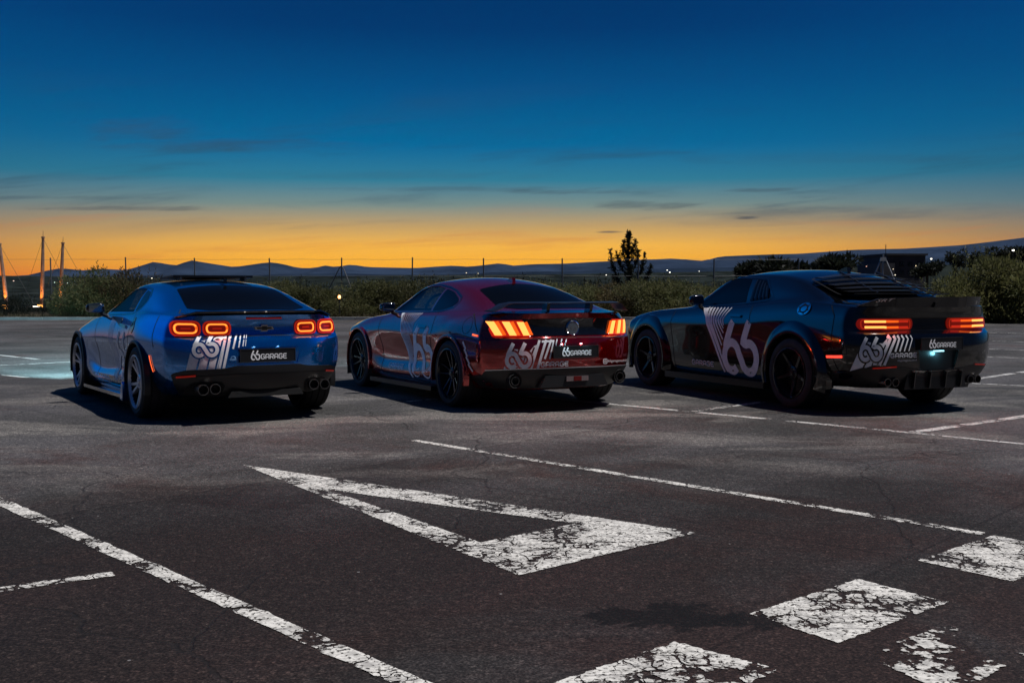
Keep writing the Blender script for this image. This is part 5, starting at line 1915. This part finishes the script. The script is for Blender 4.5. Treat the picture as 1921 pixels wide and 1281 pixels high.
    b = MB(); b.lathe([(-.94, .078), (-.966, .078), (-.972, .070), (-.966, .064), (-.966, .0001)], 'y', (0, 0, .842), 32)
    bo = b.build('round_badge', M_chrome, root, True, 40)
    b = MB(); b.lathe([(-.9675, .062), (-.969, .0001)], 'y', (0, 0, .842), 28); b.build('badge_face', pmat('badge_grey', (.16, .17, .19), .3, metal=.6), bo, True)
    tv, tf = text_mesh('5.0')
    mk('badge_number', [(-.035 + a * .07, -.971, .822 + c * .036) for a, c in tv], tf, M_chrome, bo)
    # triple-bar lights
    for s in (-1, 1):
        box = [(s * .815, .835), (s * .795, .757), (s * .455, .757), (s * .475, .80), (s * .53, .925), (s * .775, .918)]
        t = surf_part('tail_light', bv, 'rear', roundpoly(box, .012, 3), .010, M_lens, root, .03, .03)
        for k in range(3):
            a = .775 - .122 * k
            bar = [(s * (a - .012), .772), (s * (a + .055), .772), (s * (a + .0), .905), (s * (a - .068), .905)] if True else None
            bar = [(s * (a + .050), .772), (s * (a - .012), .772), (s * (a - .055 - .012), .905), (s * (a - .055 + .050), .905)]
            bar = [(s * (a - .055 + .052), .772), (s * (a - .055 - .010), .772), (s * (a - .010), .908), (s * (a + .052), .908)]
            gl = Decal(bv); gl.fill('rear', bar, .0185, .025); gl.build('light_bar', M_hot, t)
            sd = Decal(bv); sd.line('rear', [(s * (a - .055 - .028), .772), (s * (a - .028), .908)], .030, .0165, .03); sd.build('bar_glow', M_warm, t)
    mk2 = Decal(bv2); mk2.line('side', [(-.50, .775), (-.60, .765)], .018, .006, .02); mk2.build('side_marker', M_side, root)
    # wing on stanchions, tips bent down to the deck
    sec = []
    for i in range(27):
        u = -1 + i / 13
        x = u * .80
        drop = .085 * sstep(.80, 1.0, abs(u))
        sec.append((x, -.985 + .20 * abs(u) ** 2.6, 1.088 - drop, .20 + .04 * abs(u), .019))
    wing('wing_spoiler', M_satin, root, sec, AIR)
    for s in (-1, 1):
        st = MB(); st.prism([(-.90, 1.005), (-.80, 1.005), (-.83, 1.10), (-.92, 1.10)], s * .255 - .018, s * .255 + .018, 'yz'); st.build('wing_stanchion', M_gloss, root)
    dk = Decal(bv); dk.line('top', [(-.74, -.70), (-.60, -.84), (-.3, -.91), (0, -.925), (.3, -.91), (.60, -.84), (.74, -.70)], .07, .006, .04); dk.build('deck_lip', M_gloss, root)
    # diffuser, exhausts, fog lamp
    sk = roundpoly([(-.88, .345), (-.78, .24), (.78, .24), (.88, .345), (.84, .425), (.60, .438), (0, .445), (-.60, .438), (-.84, .425)], .02)
    surf_part('bumper_skirt', bv, 'rear', sk, .007, M_trim, root, .05, .06)
    e = Decal(bv); e.line('rear', [(-.85, .427), (-.60, .443), (0, .450), (.60, .443), (.85, .427)], .008, .010, .04); e.build('skirt_edge', M_alloy, root)
    df = MB(); df.prism([(-.40, .255), (.40, .255), (.34, .37), (-.34, .37)], -1.005, -.80, 'xz'); df.build('diffuser', M_trim, root)
    fl = MB(); fl.box((.02, -1.012, .335), (.26, .03, .05)); fo = fl.build('fog_lamp', pmat('clear_lens', (.16, .12, .12), .15, coat=1), root)
    fr = MB(); fr.box((.02, -1.028, .335), (.09, .006, .046)); fr.build('fog_lens', pmat('fog_red', (.12, .004, .004), .2), fo)
    for s in (-1, 1):
        b = MB(); b.lathe([(-.86, .074), (-.895, .070), (-.89, .060), (-.80, .058)], 'y', (s * .625, 0, .322), 24); b.build('exhaust_surround', M_gap, root, True, 40)
        exhaust(root, [(s * .625, .322)], .046, -.895, -.78)
    plate(root, -1.025, .605, M_white, e=.22, lamp=(.55, .85, 1.0))
    for s in (-1, 1):
        b = MB(); b.prism([(2.26, .115), (.42, .135), (.42, .185), (2.26, .165)], s * .80, s * .955, 'yz'); b.build('side_skirt', M_satin, root)
        b = MB(); b.box((s * .865, 3.12, .34), (.14, .012, .40), Matrix.Rotation(s * .1, 3, 'Z')); b.build('mud_flap', M_rubber, root)
    lip = [(.384, .90), (.384, .962), (.392, .965), (.412, .958), (.415, .90)]
    arch_lip(root, 0, .35, lip, M_red, a0=-14, a1=194); arch_lip(root, 2.72, .35, [(r, x - .015) for r, x in lip], M_red, a0=-14, a1=194)
    mirrors(root, .865, 1.66, 1.02, M_gloss)
    hd = Decal(bv2); hd.line('side', [(.62, .818), (.86, .822)], .030, .016, .02); hd.build('door_handle', M_gloss, root)
    gaps(bv2, root, [[(2.08, .90), (2.06, .80), (1.98, .55), (1.95, .24)], [(.50, .985), (.46, .80), (.50, .55), (.56, .22)], [(1.95, .235), (.56, .215)], [(-.35, .985), (-.45, .93), (-.58, .80)]])
    gaps(bv2, root, [[arc(-.36, .865, .085, .085, 0, 360, 26)[i] for i in range(27)]], 'side', .005)
    gaps(bv2, root, [[(-.80, .735), (0, .75), (.80, .735)]], 'rear', .006)
    d = Decal(bv2)
    for i in range(9):
        pts = [(1.469 - .0697 * i, .959 + .0012 * i), (1.398 - .0465 * i, .862), (1.30 - .036 * i, .725), (1.186 - .0255 * i, .487), (1.161 - .023 * i, .388), (1.023 - .015 * i, .238)]
        cut = 6 if i < 3 else (5 if i < 5 else (4 if i < 7 else 3))
        d.line('side', pts[:cut], .022 if i == 0 else (.0155 - .0007 * i), .0035)
    d.fill('side', [(1.53, .957), (1.44, .958), (1.37, .865), (1.40, .862)])
    for st in mapbox([[(1 - a, b) for a, b in st] for st in logo66()], .425, 1.05, .275, .815):
        d.line('side', st, .085, .0035)
    d.build('side_graphic', M_vinyl, root)
    t = Decal(bv2)
    for st in word_strokes('GARAGE', 0, 1, 0, 1):
        t.line('side', [(1.751 - a * .473, .303 + .01 * a + b * .056) for a, b in st], .011, .0045, .03)
    t.build('side_lettering', M_vinyl, root)
    d = Decal(bv2)
    for i in range(4):
        a = (-.335 - .03 * i, .70 - .075 * i); d.line('side', [a, (a[0] - .06, a[1] - .075)], .028, .0045)
    d.build('arch_stripe', M_vinyl, root)
    vw = (-1.0, view_dir(loc, yaw, (-.6, -1.0, .6)))
    d = Decal(bv2)
    d.fill(vw, [(-.745, .655), (-.855, .353), (-.729, .432), (-.538, .448), (-.425, .690), (-.47, .675), (-.52, .625), (-.62, .64)])
    for (a, b, w) in (((-.41, .73), (-.506, .447), .026), ((-.334, .733), (-.431, .449), .028), ((-.275, .732), (-.35, .541), .022), ((-.246, .727), (-.295, .539), .016), ((-.208, .735), (-.224, .669), .012), ((-.153, .734), (-.175, .659), .010), ((-.097, .733), (-.119, .667), .007)):
        d.line(vw, [a, b], w)
    d.line(vw, [(-.385, .715), (-.25, .717)], .02)
    d.build('rear_graphic', M_vinyl, root)
    LL = mapbox(logo66(), -.80, -.50, .462, .705)
    o = Decal(bv2)
    for st in LL:
        o.line(vw, st, .078, .0055, .02)
    for (a, b, w) in (((-.66, .50), (-.76, .40), .016), ((-.56, .60), (-.62, .44), .012), ((-.47, .66), (-.565, .445), .018)):
        o.line(vw, [a, b], w, .0055)
    o.build('graphic_outline', M_red, root)
    o = Decal(bv2)
    for st in LL:
        o.line(vw, st, .042, .0075, .02)
    o.build('graphic_mark', M_vinyl, root)
    t = Decal(bv2)
    for st in word_strokes('GARAGE', -.40, -.07, .464, .510):
        t.line(vw, st, .010, .0045, .02)
    ig = roundpoly([(.345, .472), (.392, .472), (.392, .520), (.345, .520)], .014, 3)
    t.line(vw, ig, .007, .0045, .01, True); t.line(vw, arc(.3685, .496, .011, .011, 0, 360, 10), .006, .0045, .01)
    t.build('rear_lettering', M_white, root)
    tv, tf = text_mesh('66garagemadrid')
    P = [cast(bv2, vw, .402 + a * .262, .477 + c * .036 - .002 * a, .005) for a, c in tv]
    if all(p is not None for p in P):
        mk('account_name', P, tf, M_white, root)
    for wy in (0, 2.72):
        for s in (-1, 1):
            make_wheel('ten', .35, .262, .275, M_blackrim, root, (s * .812 if wy == 0 else s * .80, wy), s, .2 if wy else .5, M_caliper)
    cabin(root, 1.46, .86, .99, .22)
    gaps(bv2, root, [[(s_ * .645, -.46), (s_ * .70, -.62), (s_ * .66, -.78)] for s_ in (-1, 1)], 'top')
    tail_beam(root, [(s_ * .62, -.985, .84) for s_ in (-1, 1)], 7.0)
    headlights(root, 3.52, .66, (-.62, .62), (.35, .85, 1.0), 1200)


def black_car():
    loc, yaw = (3.7882, 11.5171, 0), .4002
    root = empty('coupe', loc, yaw, 'glossy black wide-body coupe with rear window louvres and fender flares, rightmost car', 'car')
    S = dict(
        sections=[(-.76, [.76, .85, .90, .925, .935, .935, .925, .915, .905, .855], [.27, .36, .45, .53, .63, .73, .795, .825, .96, 1.06]),
                  (-.40, [.85, .90, .93, .945, .95, .95, .945, .935, .915, .85], [.26, .35, .44, .53, .63, .74, .81, .88, .99, 1.085]),
                  (0, [.89, .92, .94, .95, .955, .958, .955, .945, .915, .855], [.25, .33, .43, .53, .63, .73, .82, .92, 1.03, 1.105]),
                  (.42, [.88, .915, .935, .94, .942, .945, .95, .95, .92, .862], [.21, .28, .36, .45, .55, .67, .80, .90, 1.0, 1.09]),
                  (.8, [.87, .91, .93, .935, .937, .94, .95, .955, .93, .87], [.20, .26, .33, .41, .50, .62, .75, .86, .96, 1.055]),
                  (2.1, [.87, .91, .93, .935, .937, .94, .95, .952, .925, .865], [.20, .26, .33, .41, .50, .62, .74, .83, .92, 1.0]),
                  (2.95, [.89, .92, .94, .948, .953, .953, .948, .935, .905, .84], [.22, .30, .40, .50, .60, .70, .78, .84, .90, .955]),
                  (3.58, [.84, .88, .90, .91, .915, .915, .91, .90, .875, .81], [.20, .28, .36, .45, .54, .62, .70, .76, .81, .86])],
        stations=[-.76, -.68] + ST + [3.15, 3.3, 3.45, 3.58],
        rear_c=[-.96, -1.01, -1.04, -1.055, -1.065, -1.06, -1.045, -.945, -.925, -.965],
        rear_r=[-.68, -.74, -.77, -.785, -.79, -.79, -.785, -.77, -.76, -.775],
        crown=[0, 0, 0, 0, 0, 0, .005, .005, .01, .012],
        front_c=3.84, cowl=2.08, cab=(-.42, 2.08), pow=4.6, rail_crease=.55,
        centre=[(-.99, 1.07), (-.8, 1.085), (-.6, 1.10), (-.48, 1.125), (-.2, 1.235), (.08, 1.35), (.35, 1.425), (.7, 1.46), (1.15, 1.465), (1.42, 1.435), (1.75, 1.285), (2.07, 1.09), (2.2, 1.055), (2.7, 1.02), (3.3, .975), (3.84, .86)],
        rail=[(-.99, .54, 1.065), (-.7, .64, 1.09), (-.48, .66, 1.115), (-.2, .665, 1.19), (.08, .655, 1.285), (.35, .645, 1.35), (.7, .635, 1.388), (1.15, .64, 1.395), (1.45, .66, 1.36), (1.78, .715, 1.2), (2.06, .775, 1.045), (2.2, .68, 1.03), (2.7, .60, .995), (3.84, .50, .86)],
        crease=[(9, .92, -1, 4, False), (7, .9, .1, 2.7, False), (6, .7, 9, 9, True), (7, .5, 9, 9, True), (9, .7, 9, 9, True)],
        arches=[(0, .365, .405), (2.95, .365, .405)],
        tunnel=None,
        rear_cuts=[([(-.26, .645), (-.22, .44), (.22, .44), (.26, .645)], -1.3, -1.02, M_satin), ([(-.80, .83), (-.84, .95), (.84, .95), (.80, .83)], -1.2, -.915, M_satin)],
    )
    body, bv, bv2 = make_body(S, M_black, root)
    for vw in ('side', 'right'):
        surf_part('side_window', bv, vw, roundpoly([(1.97, 1.035), (1.50, 1.335), (1.40, 1.352), (1.09, 1.356), (1.0, 1.083)], .03), .003, M_glassdark, root, .05, .01)
        q = roundpoly([(.985, 1.345), (.80, 1.335), (.56, 1.15), (.64, 1.125), (.935, 1.095)], .03)
        qw = surf_part('quarter_window', bv, vw, q, .003, M_glassdark, root, .05, .01)
        for k in range(5):
            u = k / 4
            a = (.945 - .24 * u, 1.325 - .015 * u - .10 * max(0, u - .55)); b_ = (.90 - .27 * u, 1.115 + .03 * u)
            sl_ = Decal(bv); sl_.line(vw, [a, b_], .022, .022, .03); sl_.build('slat', M_satin, qw)
        d = Decal(bv2)
        d.line(vw, [(2.0, 1.022), (1.50, 1.352), (1.39, 1.37), (.80, 1.352), (.52, 1.15), (.62, 1.11), (.97, 1.078), (1.3, 1.058), (2.0, 1.018)], .014, .004, .03)
        d.build('window_trim', M_chrome if False else M_gloss, root)
    surf_part('windscreen', bv, 'top', roundpoly([(-.60, 1.42), (-.72, 1.95), (0, 2.08), (.72, 1.95), (.60, 1.42), (0, 1.38)], .04), .003, M_glassdark, root, .06, .008)
    rwp = [(-.60, .14), (-.64, -.36), (-.45, -.47), (0, -.50), (.45, -.47), (.64, -.36), (.60, .14), (0, .17)]
    surf_part('rear_window', bv, 'top', roundpoly(rwp, .03), .003, M_glassrear, root, .06, .008)
    # louvre over the rear window: frame, two ribs, five slats
    fr = Decal(bv); fr.line('top', roundpoly(rwp, .03), .022, .035, .04, True)
    lv = fr.build('rear_louvre', M_satin, root)
    for x in (-.24, .24):
        rb = MB()
        pts = [cast(bv, 'top', x * (1 + .12 * (k / 8)), .14 - .62 * k / 8, .07) for k in range(9)]
        rb.tube(pts, .010, 6); rb.build('rib', M_satin, lv, True, 50)
    for k in range(6):
        y = .10 - .108 * k
        sl_ = MB(); vs = []
        for i in range(15):
            u = -1 + i / 7
            w = .585 + .008 * k
            p = cast(bv, 'top', u * w, y - .022 * (1 - u * u), .012); q2 = cast(bv, 'top', u * w, y - .10 - .022 * (1 - u * u), .012)
            n = Vector((0, -.45, .9))
            vs += [p + Vector((0, 0, .048)), q2 + Vector((0, -.012, .072)), q2 + Vector((0, -.012, .062)), p + Vector((0, 0, .038))]
        fs = []
        for i in range(14):
            for c in range(4):
                c2 = (c + 1) % 4
                fs.append((i * 4 + c, i * 4 + c2, (i + 1) * 4 + c2, (i + 1) * 4 + c))
        sl_.add(vs, fs); sl_.build('slat', M_satin, lv)
    ae = MB(); ae.prism([(.26, 1.40), (.44, 1.43), (.31, 1.475), (.27, 1.475)], -.022, .022, 'yz'); ae.build('roof_antenna', M_gloss, root)
    # tail lights: two horizontal bars a side
    for s in (-1, 1):
        box = roundpoly([(s * .80, .835), (s * .235, .835), (s * .215, .90), (s * .235, .948), (s * .80, .948), (s * .83, .89)], .03, 4)
        t = surf_part('tail_light', bv2, 'rear', box, .012, M_lensdim, root, .03, .03)
        g = Decal(bv2); g.line('rear', roundpoly([(s * .79, .848), (s * .255, .848), (s * .255, .935), (s * .79, .935)], .03, 4), .012, .016, .02, True); g.build('lens_outline', pmat('lens_red_glow', (.2, .005, .005), .2, emis=(1, .05, .01), estr=.30), t)
        for z in (.918, .862):
            a = Decal(bv2); a.line('rear', [(s * .76, z), (s * .55, z)], .023, .019, .03); a.build('light_bar', M_hot, t)
            a = Decal(bv2); a.line('rear', [(s * .548, z), (s * .40, z)], .021, .019, .03); a.build('amber_bar', M_warm, t)
            a = Decal(bv2); a.line('rear', [(s * .398, z), (s * .28, z)], .019, .019, .03); a.build('dim_bar', pmat('dim_bar', (.3, .01, .01), .2, emis=(1, .04, .01), estr=.5), t)
    # three-piece upright spoiler
    for (xa, xb, h0, h1, nm) in ((-.80, -.46, .02, .085, 'spoiler_panel'), (-.455, .44, .085, .092, 'spoiler_panel'), (.445, .74, .098, .098, 'spoiler_panel')):
        vs = []; fs = []
        for i in range(9):
            x = xa + (xb - xa) * i / 8
            u = abs(x) / .83
            y = -.955 + .19 * u ** 3.4
            hh = h0 + (h1 - h0) * min(1, i / 4)
            z = 1.055 + .012 * (1 - u * u)
            vs += [(x, y + .07, z - .01), (x, y - .012, z - .012), (x, y - .035, z + hh), (x, y - .018, z + hh), (x, y + .07, z + hh * .35)]
        for i in range(8):
            for c in range(5):
                c2 = (c + 1) % 5
                fs.append((i * 5 + c, i * 5 + c2, (i + 1) * 5 + c2, (i + 1) * 5 + c))
        fs += [(0, 1, 2, 3, 4), (44, 43, 42, 41, 40)]
        m = MB(); m.add(vs, fs); sp = m.build(nm, M_carbon, root)
    tb = MB(); tb.prism([(-.01, 1.055), (.035, 1.055), (.02, 1.075), (.018, 1.105), (.004, 1.105), (.002, 1.075)], -.992, -.97, 'xz'); tb.build('spoiler_clip', M_gloss, root)
    tv, tf = text_mesh('SRT')
    mk('spoiler_script', [(-.70 + a * .15 + c * .02, -.915 - .16 * (a) * .35 - .03 * c - .028, 1.108 + c * .028 + a * .01) for a, c in tv], tf, M_white, root)
    # bumper skirt, diffuser fins, exhausts
    sk = roundpoly([(-.90, .42), (-.86, .33), (-.74, .27), (.74, .27), (.86, .33), (.90, .42), (.80, .475), (.50, .49), (0, .43), (-.50, .49), (-.80, .475)], .02)
    surf_part('bumper_skirt', bv2, 'rear', sk, .007, M_trim, root, .05, .06, None)
    df = MB(); df.prism([(-.40, .255), (.40, .255), (.36, .40), (-.36, .40)], -1.02, -.80, 'xz'); df.build('diffuser', M_satin, root)
    for x in (-.30, -.10, .10, .30):
        f = MB(); f.prism([(-1.07, .42), (-1.02, .43), (-.9, .30), (-.98, .255), (-1.05, .27)], x - .006, x + .006, 'yz'); f.build('diffuser_fin', M_gloss, root)
    e = Decal(bv); e.line('rear', [(-.34, .437), (.34, .437)], .010, .012, .04); e.build('skirt_edge', M_gloss, root)
    for s in (-1, 1):
        exhaust(root, [(s * .58, .328), (s * .482, .328)], .042, -1.0, -.82)
        rf = Decal(bv2); rf.line('rear', [(s * .50, .485), (s * .72, .472)], .014, .012, .03); rf.build('reflector', M_lensdim, root)
    plate(root, -1.092, .70, M_white, e=0)
    L = bpy.data.lights.new('recess_lamp', 'POINT'); L.energy = .9; L.color = (.25, .80, 1.0); L.shadow_soft_size = .02
    b = MB(); b.box((0, -1.055, .628), (.11, .03, .012)); bo = b.build('plate_lamp', emit('cyan_lamp', (.35, .85, 1.0), 2.2, (.4, .5, .5)), root)
    lo = bpy.data.objects.new('recess_light', L); lo.location = (0, -1.065, .60); lo.parent = bo; COL.objects.link(lo)
    # wide fender flares
    fl = [(.402, .88), (.402, .990), (.410, 1.0), (.432, 1.002), (.47, .992), (.515, .968), (.545, .945), (.55, .88)]
    arch_lip(root, 0, .365, fl, M_black, 'fender_flare', -18, 198)
    arch_lip(root, 2.95, .365, [(r, x - .008) for r, x in fl], M_black, 'fender_flare', -18, 198)
    for s in (-1, 1):
        b = MB(); b.prism([(2.48, .15), (.44, .165), (.44, .235), (2.48, .225)], s * .80, s * .985, 'yz'); b.build('side_skirt', M_satin, root)
        b = MB(); b.box((s * .86, -.42, .30), (.20, .012, .13)); b.build('mud_flap', M_trim, root)
    mirrors(root, .88, 1.80, 1.10, M_gloss, .18, .15, .12)
    fc_ = Decal(bv2); fc_.fill('side', arc(-.13, 1.03, .095, .062, 0, 360, 20)[:-1], .012, .03); fo = fc_.build('fuel_cap', M_chrome, root)
    fc_ = Decal(bv2); fc_.line('side', arc(-.13, 1.03, .055, .036, 0, 360, 16)[:-1], .014, .016, .02, True)
    for k in range(6):
        fc_.line('side', [(-.13 + .075 * math.cos(k * 1.047 + .2), 1.03 + .048 * math.sin(k * 1.047 + .2)), (-.13 + .077 * math.cos(k * 1.047 + .4), 1.03 + .049 * math.sin(k * 1.047 + .4))], .012, .016, .02)
    fc_.build('cap_ring', M_satin, fo)
    hd = Decal(bv2); hd.line('side', [(.93, .935), (1.17, .935)], .030, .016, .02); hd.build('door_handle', M_gloss, root)
    gaps(bv2, root, [[(2.40, .97), (2.41, .82), (2.36, .55), (2.32, .25)], [(.80, 1.06), (.76, .88), (.70, .60), (.64, .24)], [(2.32, .245), (.64, .232)], [(-.50, 1.07), (-.60, .97), (-.60, .62), (-.68, .40)]])
    gaps(bv2, root, [[(-.62, .60), (-.80, .602), (-.80, .66), (-.62, .655)]], 'side', .006)
    mk2 = Decal(bv2); mk2.line('side', [(-.535, .566), (-.66, .572), (-.755, .578)], .024, .008, .02); mk2.build('side_marker', emit('side_marker_red', (1, .05, .03), 2.2), root)
    d = Decal(bv2)
    ends = [(1.254, .291), (1.198, .297), (1.315, .512), (1.296, .592), (1.272, .662), (1.253, .736), (1.247, .789), (1.242, .824)]
    for i in range(8):
        top = (1.687 - .071 * i, 1.018 + .001 * i); mid = (1.608 - .0466 * i, .88 + .001 * i)
        d.line('side', [top, ((top[0] + mid[0]) / 2 + .008, (top[1] + mid[1]) / 2), mid, ends[i]], (lambda w0: (lambda t: w0 * (1 - .35 * t)))(.046 - .0036 * i), .004)
    d.fill('side', [(1.79, 1.012), (1.69, 1.016), (1.60, .88), (1.645, .90)])
    for st in mapbox([[(1 - a, b) for a, b in st] for st in logo66()], .585, 1.285, .295, .875):
        d.line('side', st, .098, .004)
    d.build('side_graphic', M_vinyl, root)
    t = Decal(bv2)
    for st in word_strokes('GARAGE', 0, 1, 0, 1):
        t.line('side', [(1.935 - a * .475, .338 - .004 * a + b * .056) for a, b in st], .011, .0045, .03)
    t.build('side_lettering', M_vinyl, root)
    vw = (-1.05, view_dir(loc, yaw, (-.7, -1.05, .65)))
    d = Decal(bv2)
    d.fill(vw, [(-.935, .745), (-1.11, .44), (-.894, .486), (-.81, .508), (-.737, .51), (-.655, .660), (-.640, .767), (-.70, .715), (-.82, .72)])
    for (p, w) in (([(-.646, .787), (-.608, .757), (-.737, .506)], .036), ([(-.572, .787), (-.547, .756), (-.676, .504)], .030), ([(-.523, .789), (-.497, .755), (-.544, .631)], .022), ([(-.473, .789), (-.442, .754), (-.489, .634)], .018), ([(-.418, .788), (-.388, .753), (-.433, .633)], .014), ([(-.361, .787), (-.336, .753), (-.377, .635)], .010)):
        d.line(vw, p, w)
    d.build('rear_graphic', M_vinyl, root)
    LL = mapbox(logo66(), -.985, -.70, .555, .775)
    o = Decal(bv2)
    for st in LL:
        o.line(vw, st, .074, .0055, .02)
    for (a, b, w) in (((-.875, .575), (-.94, .475), .018), ((-.80, .56), (-.83, .50), .014), ((-.665, .70), (-.765, .505), .016)):
        o.line(vw, [a, b], w, .0055)
    o.build('graphic_outline', M_black, root)
    o = Decal(bv2)
    for st in LL:
        o.line(vw, st, .040, .0075, .02)
    o.build('graphic_mark', M_vinyl, root)
    t = Decal(bv2)
    for st in word_strokes('GARAGE', -.605, -.27, .574, .615):
        t.line(vw, st, .010, .0045, .02)
    t.build('rear_lettering', M_white, root)
    tv, tf = text_mesh('66garagemadrid')
    P = [cast(bv2, vw, -.515 + a * .235, .532 + c * .024, .005) for a, c in tv]
    if all(p is not None for p in P):
        mk('account_name', P, tf, M_vinyl, root)
    for wy in (0, 2.95):
        for s in (-1, 1):
            make_wheel('star5', .365, .262, .305, M_blackrim, root, (s * .835 if wy == 0 else s * .825, wy), s, .35 if wy else .95, M_caliper)
    gaps(bv2, root, [[(s_ * .69, -.45), (s_ * .74, -.62), (s_ * .74, -.80)] for s_ in (-1, 1)], 'top')
    tail_beam(root, [(s_ * .60, -.985, .89) for s_ in (-1, 1)], 8.0)
    headlights(root, 3.74, .72, (-.68, .68), (.6, .9, 1.0), 400)


blue_car()
red_car()
black_car()
haze()
